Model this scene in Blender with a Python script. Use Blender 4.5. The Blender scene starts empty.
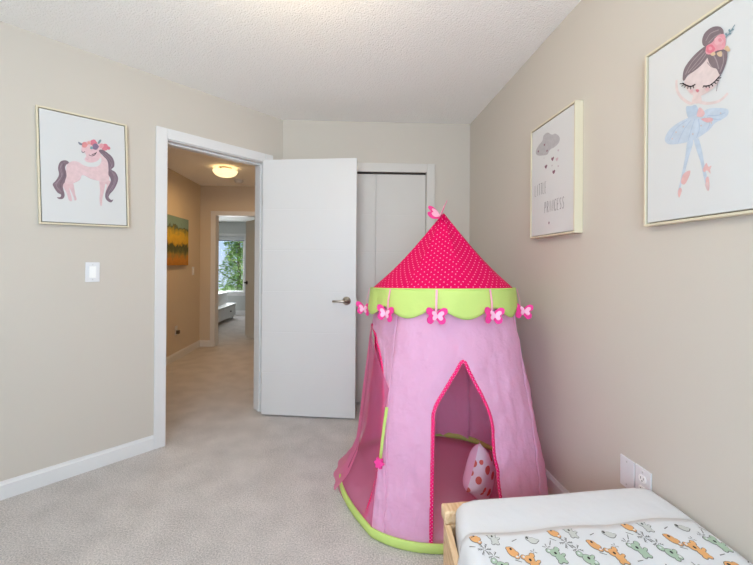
import bpy, bmesh, math, random
from mathutils import Vector, Matrix, noise
from mathutils.geometry import tessellate_polygon
PI = math.pi
S = bpy.context.scene
COL = S.collection
random.seed(4)

# ---------------------------------------------------------------- camera
EYE = 1.215
F, CX, CY = 371.0, 358.7, 264.5
YAW, ROLL = math.radians(-2.18), math.radians(.428)
def cam_setup():
    cd = bpy.data.cameras.new('camera'); o = bpy.data.objects.new('camera', cd); COL.objects.link(o)
    cd.sensor_fit = 'HORIZONTAL'; cd.sensor_width = 36
    cd.lens = F * 36 / 753
    cd.shift_x = (376.5 - CX) / 753; cd.shift_y = (CY - 282.5) / 753
    cd.clip_start = .02; cd.clip_end = 200
    fwd = Vector((-math.sin(YAW), math.cos(YAW), 0)); right = Vector((math.cos(YAW), math.sin(YAW), 0)); down = Vector((0, 0, -1))
    r = right * math.cos(ROLL) - down * math.sin(ROLL)
    d = right * math.sin(ROLL) + down * math.cos(ROLL)
    M = Matrix((r, -d, -fwd)).transposed().to_4x4(); M.translation = (0, 0, EYE)
    o.matrix_world = M; S.camera = o
cam_setup()

# ---------------------------------------------------------------- world, lights, exposure
S.view_settings.view_transform = 'Standard'
S.view_settings.look = 'None'
S.view_settings.gamma = 1
S.view_settings.use_curve_mapping = False
S.view_settings.exposure = 0.13
S.cycles.diffuse_bounces = 8; S.cycles.max_bounces = 14; S.cycles.transparent_max_bounces = 16
w = bpy.data.worlds.new('sky'); S.world = w; w.use_nodes = True
nt = w.node_tree; bg = nt.nodes['Background']
tcw = nt.nodes.new('ShaderNodeTexCoord'); spw = nt.nodes.new('ShaderNodeSeparateXYZ'); rpw = nt.nodes.new('ShaderNodeValToRGB')
nt.links.new(tcw.outputs['Generated'], spw.inputs[0]); nt.links.new(spw.outputs[2], rpw.inputs[0])
for k, (pos, c) in enumerate(((0, (.66, .80, 1.0)), (.06, (.52, .74, 1.0)), (1, (.16, .36, .86)))):
    if k > 1: rpw.color_ramp.elements.new(.5)
    rpw.color_ramp.elements[k].position = pos; rpw.color_ramp.elements[k].color = (*c, 1)
nt.links.new(rpw.outputs[0], bg.inputs[0]); bg.inputs[1].default_value = .95

def area(name, loc, target, sx, sy, power, col):
    l = bpy.data.lights.new(name, 'AREA'); l.shape = 'RECTANGLE'; l.size = sx; l.size_y = sy; l.energy = power; l.color = col
    o = bpy.data.objects.new(name, l); COL.objects.link(o); o.location = loc
    o.rotation_euler = (Vector(target) - Vector(loc)).to_track_quat('-Z', 'Y').to_euler(); return o
def point(name, loc, power, col, r=.1):
    l = bpy.data.lights.new(name, 'POINT'); l.energy = power; l.color = col; l.shadow_soft_size = r
    o = bpy.data.objects.new(name, l); COL.objects.link(o); o.location = loc; return o
area('daylight_window', (-.35, -1.42, 1.55), (-.35, 3, 3.2), 1.7, 1.35, 88, (.65, .83, 1.0))
sun = bpy.data.lights.new('sun', 'SUN'); sun.energy = 6.0; sun.angle = .02; sun.color = (1, .97, .92)
so = bpy.data.objects.new('sun', sun); COL.objects.link(so); so.rotation_euler = Vector((-.62, .02, -.78)).to_track_quat('-Z', 'Y').to_euler()
area('daylight_bedroom', (-2.7, 9.15, 1.2), (-2.4, 6, .8), .75, 1.3, 30, (.93, .97, 1.0))

# ---------------------------------------------------------------- materials
def lin(c):
    f = lambda v: v / 12.92 if v <= .04045 else ((v + .055) / 1.055) ** 2.4
    return tuple(f(x / 255) for x in c)
_m = {}
def mat(name, col, rough=.6, metal=0., spec=.5, bump=None, bstr=.2, bdist=.002, var=0., vscale=30., trans=0., tcol=None, sheen=0., emit=None, estr=0.):
    if name in _m: return _m[name]
    m = bpy.data.materials.new(name); m.use_nodes = True; _m[name] = m
    n = m.node_tree; b = n.nodes['Principled BSDF']
    c = lin(col)
    b.inputs['Base Color'].default_value = (*c, 1); b.inputs['Roughness'].default_value = rough
    b.inputs['Metallic'].default_value = metal; b.inputs['Specular IOR Level'].default_value = spec
    if sheen: b.inputs['Sheen Weight'].default_value = sheen
    if emit: b.inputs['Emission Color'].default_value = (*lin(emit), 1); b.inputs['Emission Strength'].default_value = estr
    tc = n.nodes.new('ShaderNodeTexCoord')
    if var:
        nz = n.nodes.new('ShaderNodeTexNoise'); nz.inputs['Scale'].default_value = vscale; nz.inputs['Detail'].default_value = 4
        n.links.new(tc.outputs['Object'], nz.inputs['Vector'])
        r = n.nodes.new('ShaderNodeValToRGB')
        r.color_ramp.elements[0].position = .3; r.color_ramp.elements[1].position = .7
        r.color_ramp.elements[0].color = (*[x * (1 - var) for x in c], 1); r.color_ramp.elements[1].color = (*[min(1, x * (1 + var)) for x in c], 1)
        n.links.new(nz.outputs['Fac'], r.inputs[0]); n.links.new(r.outputs[0], b.inputs['Base Color'])
    if bump:
        nz = n.nodes.new('ShaderNodeTexNoise'); nz.inputs['Scale'].default_value = bump; nz.inputs['Detail'].default_value = 3
        n.links.new(tc.outputs['Object'], nz.inputs['Vector'])
        bp = n.nodes.new('ShaderNodeBump'); bp.inputs['Strength'].default_value = bstr; bp.inputs['Distance'].default_value = bdist
        n.links.new(nz.outputs['Fac'], bp.inputs['Height']); n.links.new(bp.outputs[0], b.inputs['Normal'])
    if trans:
        t = n.nodes.new('ShaderNodeBsdfTranslucent'); t.inputs[0].default_value = (*(lin(tcol) if tcol else c), 1)
        if bump: n.links.new(bp.outputs[0], t.inputs['Normal'])
        mx = n.nodes.new('ShaderNodeMixShader'); mx.inputs[0].default_value = trans
        n.links.new(b.outputs[0], mx.inputs[1]); n.links.new(t.outputs[0], mx.inputs[2])
        n.links.new(mx.outputs[0], n.nodes['Material Output'].inputs[0])
    return m
def tulle(name, col, clear):
    m = bpy.data.materials.new(name); m.use_nodes = True; n = m.node_tree
    n.nodes.remove(n.nodes['Principled BSDF'])
    a = n.nodes.new('ShaderNodeBsdfDiffuse'); a.inputs[0].default_value = (*lin(col), 1)
    t = n.nodes.new('ShaderNodeBsdfTranslucent'); t.inputs[0].default_value = (*lin(col), 1)
    x = n.nodes.new('ShaderNodeMixShader'); x.inputs[0].default_value = .5
    n.links.new(a.outputs[0], x.inputs[1]); n.links.new(t.outputs[0], x.inputs[2])
    p = n.nodes.new('ShaderNodeBsdfTransparent'); y = n.nodes.new('ShaderNodeMixShader'); y.inputs[0].default_value = clear
    n.links.new(x.outputs[0], y.inputs[1]); n.links.new(p.outputs[0], y.inputs[2])
    n.links.new(y.outputs[0], n.nodes['Material Output'].inputs[0]); return m
def glassy(name):
    m = bpy.data.materials.new(name); m.use_nodes = True; n = m.node_tree
    n.nodes.remove(n.nodes['Principled BSDF'])
    g = n.nodes.new('ShaderNodeBsdfGlossy'); g.inputs['Roughness'].default_value = .02
    p = n.nodes.new('ShaderNodeBsdfTransparent'); y = n.nodes.new('ShaderNodeMixShader'); y.inputs[0].default_value = .95
    n.links.new(g.outputs[0], y.inputs[1]); n.links.new(p.outputs[0], y.inputs[2])
    n.links.new(y.outputs[0], n.nodes['Material Output'].inputs[0]); return m

WALL = mat('wall_paint', (204, 196, 185), .85, spec=.2, bump=160, bstr=.06, bdist=.001)
HWALL = mat('hall_paint', (214, 200, 180), .85, spec=.2, bump=160, bstr=.06, bdist=.001)
BWALL = mat('bedroom_paint', (196, 198, 196), .85, spec=.2)
TRIM = mat('trim_paint', (224, 223, 222), .45)
DOORM = mat('door_paint', (217, 215, 213), .42)
CLOSETM = mat('closet_paint', (212, 207, 200), .5)
def carpet_mat():
    m = mat('carpet', (209, 203, 199), .95, spec=.1)
    n = m.node_tree; b = n.nodes['Principled BSDF']; tc = n.nodes['Texture Coordinate']
    def nz(s, d):
        k = n.nodes.new('ShaderNodeTexNoise'); k.inputs['Scale'].default_value = s; k.inputs['Detail'].default_value = d
        n.links.new(tc.outputs['Object'], k.inputs['Vector']); return k
    a, c, e = nz(150, 5), nz(6, 3), nz(420, 2)
    mx = n.nodes.new('ShaderNodeMath'); mx.operation = 'MULTIPLY_ADD'; mx.inputs[1].default_value = .3
    n.links.new(c.outputs['Fac'], mx.inputs[0]); n.links.new(a.outputs['Fac'], mx.inputs[2])
    r = n.nodes.new('ShaderNodeValToRGB'); r.color_ramp.elements[0].position = .42; r.color_ramp.elements[1].position = .86
    base = lin((209, 203, 199))
    r.color_ramp.elements[0].color = (*[x * .66 for x in base], 1); r.color_ramp.elements[1].color = (*[min(1, x * 1.3) for x in base], 1)
    n.links.new(mx.outputs[0], r.inputs[0]); n.links.new(r.outputs[0], b.inputs['Base Color'])
    ad = n.nodes.new('ShaderNodeMath'); ad.operation = 'ADD'; n.links.new(a.outputs['Fac'], ad.inputs[0]); n.links.new(e.outputs['Fac'], ad.inputs[1])
    bp = n.nodes.new('ShaderNodeBump'); bp.inputs['Strength'].default_value = .75; bp.inputs['Distance'].default_value = .005
    n.links.new(ad.outputs[0], bp.inputs['Height']); n.links.new(bp.outputs[0], b.inputs['Normal']); return m
CARPET = carpet_mat()
def ceiling_mat():
    m = mat('ceiling_texture', (250, 249, 246), .95, spec=.1)
    n = m.node_tree; b = n.nodes['Principled BSDF']; tc = n.nodes['Texture Coordinate']
    v = n.nodes.new('ShaderNodeTexVoronoi'); v.inputs['Scale'].default_value = 110
    z = n.nodes.new('ShaderNodeTexNoise'); z.inputs['Scale'].default_value = 48; z.inputs['Detail'].default_value = 4
    for k in (v, z): n.links.new(tc.outputs['Object'], k.inputs['Vector'])
    ad = n.nodes.new('ShaderNodeMath'); ad.operation = 'SUBTRACT'; n.links.new(z.outputs['Fac'], ad.inputs[0]); n.links.new(v.outputs['Distance'], ad.inputs[1])
    bp = n.nodes.new('ShaderNodeBump'); bp.inputs['Strength'].default_value = .5; bp.inputs['Distance'].default_value = .007
    n.links.new(ad.outputs[0], bp.inputs['Height']); n.links.new(bp.outputs[0], b.inputs['Normal']); return m
CEIL = ceiling_mat()
NICKEL = mat('brushed_nickel', (190, 180, 168), .28, metal=1.)
DARKMETAL = mat('dark_metal', (70, 62, 56), .4, metal=.8)
PLASTIC = mat('white_plastic', (226, 226, 228), .35)
GOLD = mat('pale_gold_wood', (216, 206, 180), .45)
CANVAS = mat('canvas_white', (212, 212, 211), .8, spec=.2)
GAP = mat('frame_gap', (120, 108, 88), .8)

# ---------------------------------------------------------------- mesh helpers
def obj(name, bm, mats, parent=None, smooth=False, loc=None, mods=()):
    bmesh.ops.recalc_face_normals(bm, faces=bm.faces[:])
    me = bpy.data.meshes.new(name); bm.to_mesh(me); bm.free()
    if not isinstance(mats, (list, tuple)): mats = [mats]
    for m in mats: me.materials.append(m)
    if smooth:
        for p in me.polygons: p.use_smooth = True
    o = bpy.data.objects.new(name, me); COL.objects.link(o)
    if loc is not None: o.location = loc
    if parent: o.parent = parent
    return o
def empty(name, loc, rz=0):
    o = bpy.data.objects.new(name, None); o.empty_display_size = .1; COL.objects.link(o); o.location = loc; o.rotation_euler = (0, 0, rz); return o
def tag(o, label, cat, group=None, kind=None):
    o['label'] = label; o['category'] = cat
    if group: o['group'] = group
    if kind: o['kind'] = kind
    return o
def struct(o, cat, label):
    o['kind'] = 'structure'; o['category'] = cat; o['label'] = label; return o
def thing(name, loc, label, cat, group=None, rz=0):
    return tag(empty(name, loc, rz), label, cat, group)
def box(bm, x0, x1, y0, y1, z0, z1, bev=0., M=None, mi=0, seg=2):
    r = bmesh.ops.create_cube(bm, size=1)
    vs = r['verts']
    for v in vs: v.co = Vector(((x0 + x1) / 2 + v.co.x * (x1 - x0), (y0 + y1) / 2 + v.co.y * (y1 - y0), (z0 + z1) / 2 + v.co.z * (z1 - z0)))
    fs = list({f for v in vs for f in v.link_faces})
    if bev:
        es = list({e for v in vs for e in v.link_edges})
        q = bmesh.ops.bevel(bm, geom=es, offset=bev, segments=seg, affect='EDGES', profile=.5)
        fs = list({f for f in q['faces']} | {f for f in fs if f.is_valid})
        vs = list({v for f in fs for v in f.verts})
    for f in fs: f.material_index = mi
    if M is not None:
        for v in vs: v.co = M @ v.co
    return vs
def prism(bm, pts, z0, z1, mi=0):
    a = [bm.verts.new((p[0], p[1], z0)) for p in pts]; b = [bm.verts.new((p[0], p[1], z1)) for p in pts]
    n = len(pts); fs = [bm.faces.new(a), bm.faces.new(b)]
    for i in range(n): fs.append(bm.faces.new((a[i], a[(i + 1) % n], b[(i + 1) % n], b[i])))
    for f in fs: f.material_index = mi
def lathe(bm, prof, n=24, c=(0, 0, 0), M=None, mi=0):
    rings = []
    for r, z in prof:
        if r < 1e-6: rings.append([bm.verts.new((0, 0, z))])
        else: rings.append([bm.verts.new((r * math.cos(2 * PI * i / n), r * math.sin(2 * PI * i / n), z)) for i in range(n)])
    for a, b in zip(rings, rings[1:]):
        for i in range(n):
            j = (i + 1) % n
            if len(a) == 1 and len(b) == 1: continue
            if len(a) == 1: f = bm.faces.new((a[0], b[i], b[j]))
            elif len(b) == 1: f = bm.faces.new((a[i], a[j], b[0]))
            else: f = bm.faces.new((a[i], a[j], b[j], b[i]))
            f.material_index = mi
    for rg in rings:
        for v in rg: v.co = (M @ v.co if M is not None else v.co) + Vector(c)
def tube(bm, pts, r, n=8, cap=True, mi=0, closed=False, flat=1., upv=None):
    pts = [Vector(p) for p in pts]; N = len(pts); rings = []
    u = None
    for i, p in enumerate(pts):
        if closed: t = pts[(i + 1) % N] - pts[i - 1]
        else: t = pts[min(i + 1, N - 1)] - pts[max(i - 1, 0)]
        t.normalize()
        if upv is not None:
            u = Vector(upv); u = (u - t * u.dot(t)).normalized()
        elif u is None:
            u = t.orthogonal().normalized()
        else: u = (u - t * u.dot(t)).normalized()
        v = t.cross(u)
        rr = r[i] if isinstance(r, (list, tuple)) else r
        rings.append([bm.verts.new(p + u * (rr * math.cos(2 * PI * k / n)) * flat + v * (rr * math.sin(2 * PI * k / n))) for k in range(n)])
    m = N if closed else N - 1
    for i in range(m):
        a, b = rings[i], rings[(i + 1) % N]
        for k in range(n):
            f = bm.faces.new((a[k], a[(k + 1) % n], b[(k + 1) % n], b[k])); f.material_index = mi
    if cap and not closed:
        for rg in (rings[0], rings[-1]):
            f = bm.faces.new(rg); f.material_index = mi
def cyl(bm, p0, p1, r, n=16, mi=0, r1=None):
    tube(bm, [p0, p1], [r, r if r1 is None else r1], n, True, mi)
def spline(pts, k=4, closed=True):
    N = len(pts); out = []
    for i in range(N if closed else N - 1):
        if closed: p0, p1, p2, p3 = pts[i - 1], pts[i], pts[(i + 1) % N], pts[(i + 2) % N]
        else: p0, p1, p2, p3 = pts[max(i - 1, 0)], pts[i], pts[i + 1], pts[min(i + 2, N - 1)]
        for j in range(k):
            t = j / k
            out.append(tuple(.5 * (2 * b + (c - a) * t + (2 * a - 5 * b + 4 * c - d) * t * t + (3 * b - a - 3 * c + d) * t ** 3) for a, b, c, d in zip(p0, p1, p2, p3)))
    if not closed: out.append(tuple(pts[-1]))
    return out
def flat_face(bm, pts, z, mi):
    vs = [bm.verts.new((p[0], z, p[1])) for p in pts]
    tess(bm, vs, mi)
def tess(bm, vs, mi=0):
    for t in tessellate_polygon([[v.co for v in vs]]):
        if len(set(t)) == 3:
            f = bm.faces.new([vs[k] for k in t]); f.material_index = mi
def flat_stroke(bm, pts, w, z, mi):
    P = [Vector((p[0], p[1])) for p in pts]; N = len(P); L = []
    for i, p in enumerate(P):
        t = (P[min(i + 1, N - 1)] - P[max(i - 1, 0)])
        if t.length < 1e-9: t = Vector((1, 0))
        t.normalize(); nn = Vector((-t.y, t.x)) * w / 2
        L.append((bm.verts.new((p.x + nn.x, z, p.y + nn.y)), bm.verts.new((p.x - nn.x, z, p.y - nn.y))))
    for a, b in zip(L, L[1:]):
        f = bm.faces.new((a[0], a[1], b[1], b[0])); f.material_index = mi
def subs(o, lv=2):
    m = o.modifiers.new('sub', 'SUBSURF'); m.levels = lv; m.render_levels = lv; return o
def solid(o, t, off=0):
    m = o.modifiers.new('thick', 'SOLIDIFY'); m.thickness = t; m.offset = off; return o

# drawn outlines of the three prints (metres on the canvas)
UNICORN = [
  ('F',(120,96,106),[(-0.0764,0.03),(-0.0862,0.0423),(-0.1038,0.0398),(-0.1185,0.0255),(-0.1261,-0.0063),(-0.1229,-0.0421),(-0.1379,-0.0769),(-0.1508,-0.0967),(-0.1445,-0.1175),(-0.1308,-0.1412),(-0.1166,-0.1504),(-0.1198,-0.1639),(-0.1342,-0.167),(-0.1258,-0.1748),(-0.1084,-0.1715),(-0.1004,-0.1523),(-0.1045,-0.1234),(-0.1068,-0.0981),(-0.0915,-0.0666),(-0.0878,-0.033),(-0.0948,-0.0011),(-0.0896,0.0182)]),
  ('F',(232,190,194),[(-0.0947,-0.0781),(-0.1069,-0.1017),(-0.093,-0.133),(-0.0821,-0.176),(-0.0685,-0.1791),(-0.0725,-0.1454),(-0.0789,-0.1091),(-0.0712,-0.0822)]),
  ('F',(232,190,194),[(-0.086,-0.0843),(-0.0749,-0.116),(-0.0619,-0.1516),(-0.057,-0.1742),(-0.0472,-0.1694),(-0.0537,-0.1358),(-0.0621,-0.0773)]),
  ('F',(232,190,194),[(0.0652,-0.0403),(0.0658,-0.1062),(0.0621,-0.1532),(0.0652,-0.1918),(0.0725,-0.1911),(0.0759,-0.1518),(0.0856,-0.1038),(0.0936,-0.0401)]),
  ('F',(232,190,194),[(0.0771,-0.0386),(0.1171,-0.0407),(0.125,-0.0514),(0.1094,-0.0851),(0.0995,-0.1099),(0.092,-0.1171),(0.0973,-0.0867),(0.1004,-0.0666),(0.0899,-0.0602)]),
  ('F',(238,200,203),[(-0.0867,0.0187),(-0.0624,0.0429),(-0.0352,0.0441),(-0.014,0.0313),(0.014,0.0247),(0.0525,0.0328),(0.0712,0.0538),(0.0764,0.0819),(0.0638,0.1028),(0.0932,0.0967),(0.1094,0.0723),(0.1104,0.0253),(0.1138,-0.0057),(0.109,-0.0418),(0.0834,-0.0525),(0.0507,-0.0478),(0.0189,-0.0409),(-0.006,-0.0279),(-0.0196,-0.0277),(-0.0282,-0.0538),(-0.0438,-0.0673),(-0.0652,-0.0829),(-0.0802,-0.0864),(-0.0976,-0.0785),(-0.0898,-0.0443),(-0.0915,-0.0115)]),
  ('F',(240,196,200),[(-0.0185,0.1095),(-0.0147,0.1403),(0.0045,0.1671),(0.03,0.1788),(0.062,0.1719),(0.0776,0.1365),(0.0734,0.0969),(0.0565,0.0666),(0.0272,0.0514),(0.002,0.053),(-0.0052,0.0668),(0.0027,0.0834),(-0.0032,0.1012)]),
  ('F',(118,94,108),[(0.0643,0.1261),(0.0809,0.1372),(0.1039,0.1262),(0.1304,0.1037),(0.1414,0.0741),(0.1394,0.0459),(0.1254,0.0277),(0.1456,0.0151),(0.1588,-0.0147),(0.1547,-0.0473),(0.1365,-0.0896),(0.1154,-0.1199),(0.1082,-0.1404),(0.1214,-0.1548),(0.1318,-0.1498),(0.1211,-0.1691),(0.1043,-0.1645),(0.0913,-0.1462),(0.0919,-0.1187),(0.1027,-0.086),(0.1204,-0.0442),(0.1175,-0.0209),(0.1098,-0.0063),(0.1106,0.0332),(0.1061,0.0756),(0.0867,0.0994)]),
  ('S',(158,134,146),[(0.0772,0.117),(0.1065,0.0914),(0.126,0.0555),(0.1186,0.0266),(0.1382,-0.0099),(0.1338,-0.0582),(0.1053,-0.1171),(0.1047,-0.1487)],0.0022),
  ('S',(158,134,146),[(0.0938,0.1203),(0.1266,0.0833),(0.1291,0.0442)],0.0022),
  ('S',(158,134,146),[(0.1285,0.0164),(0.1482,-0.0243),(0.1226,-0.0992)],0.0022),
  ('S',(158,134,146),[(-0.0981,0.0313),(-0.1133,0.0031),(-0.1084,-0.0398),(-0.1266,-0.0789),(-0.1357,-0.1055),(-0.1134,-0.1355)],0.0022),
  ('S',(158,134,146),[(-0.11,0.0219),(-0.1182,-0.0122),(-0.1115,-0.0476),(-0.1412,-0.0954)],0.0022),
  ('S',(90,70,84),[(-0.1039,0.034),(-0.1018,-0.0022),(-0.0998,-0.0458),(-0.1183,-0.0923),(-0.1107,-0.1425),(-0.1171,-0.1687)],0.002),
  ('S',(214,150,160),[(-0.0196,-0.0277),(-0.006,-0.0279),(0.0189,-0.0409),(0.0507,-0.0478)],0.0012),
  ('S',(214,150,160),[(-0.0249,-0.042),(-0.0376,-0.0626),(-0.0591,-0.0783)],0.0012),
  ('F',(226,112,132),[(0.0567,0.1724),(0.0512,0.1619),(0.0472,0.1543),(0.0389,0.1501),(0.0317,0.1511),(0.0244,0.1562),(0.0258,0.1657),(0.0248,0.1746),(0.0324,0.183),(0.0397,0.1871),(0.0479,0.1864),(0.0516,0.1805)]),
  ('F',(236,140,140),[(0.0121,0.1505),(0.0071,0.1411),(0.0036,0.1343),(-0.0038,0.1306),(-0.0102,0.1315),(-0.0167,0.1362),(-0.0155,0.1447),(-0.0163,0.1528),(-0.0096,0.1603),(-0.0031,0.1639),(0.0042,0.1633),(0.0075,0.1579)]),
  ('F',(122,98,130),[(0.066,0.1512),(0.0604,0.1407),(0.0564,0.1331),(0.0481,0.129),(0.0409,0.13),(0.0335,0.1352),(0.0349,0.1447),(0.0339,0.1537),(0.0416,0.162),(0.0489,0.1661),(0.0571,0.1653),(0.0608,0.1593)]),
  ('F',(228,120,138),[(0.1154,0.1583),(0.1091,0.1468),(0.1047,0.1385),(0.0954,0.1339),(0.0873,0.135),(0.0791,0.1407),(0.0806,0.1511),(0.0795,0.161),(0.0881,0.1702),(0.0963,0.1747),(0.1054,0.1739),(0.1096,0.1673)]),
  ('F',(238,160,168),[(0.0914,0.1612),(0.0871,0.1532),(0.0841,0.1475),(0.0777,0.1443),(0.0722,0.145),(0.0666,0.149),(0.0676,0.1561),(0.0669,0.163),(0.0727,0.1693),(0.0784,0.1724),(0.0846,0.1718),(0.0875,0.1673)]),
  ('F',(110,160,165),[(0.037,0.1382),(0.0344,0.1335),(0.0326,0.13),(0.0289,0.1281),(0.0256,0.1286),(0.0223,0.131),(0.0229,0.1353),(0.0224,0.1394),(0.0259,0.1432),(0.0292,0.145),(0.033,0.1447),(0.0346,0.1419)]),
  ('F',(220,110,130),[(0.1236,0.1537),(0.1207,0.1484),(0.1186,0.1445),(0.1143,0.1424),(0.1105,0.1429),(0.1067,0.1455),(0.1074,0.1504),(0.1069,0.155),(0.1109,0.1593),(0.1147,0.1613),(0.119,0.161),(0.1209,0.1579)]),
  ('F',(240,160,150),[(0.0255,0.1641),(0.0228,0.1589),(0.0208,0.1551),(0.0168,0.1531),(0.0132,0.1535),(0.0096,0.1561),(0.0103,0.1608),(0.0098,0.1652),(0.0136,0.1694),(0.0172,0.1714),(0.0212,0.171),(0.023,0.1681)]),
  ('F',(120,125,140),[(-0.0328,0.1575),(-0.0294,0.1447),(-0.0178,0.1412),(-0.0145,0.1509)]),
  ('F',(120,150,155),[(0.0587,0.1697),(0.0703,0.1923),(0.0781,0.1909),(0.0684,0.1687)]),
  ('S',(40,30,36),[(0.0155,0.0935),(0.0293,0.09),(0.0423,0.0971),(0.053,0.1161)],0.003),
  ('S',(40,30,36),[(0.0295,0.0962),(0.0444,0.1067),(0.0503,0.1125)],0.003),
  ('S',(70,55,66),[(-0.0185,0.1095),(-0.0119,0.1003),(-0.003,0.1096)],0.003),
  ('S',(210,130,140),[(0.0011,0.0695),(0.0073,0.0661),(0.0124,0.0701)],0.0012),
]
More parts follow.
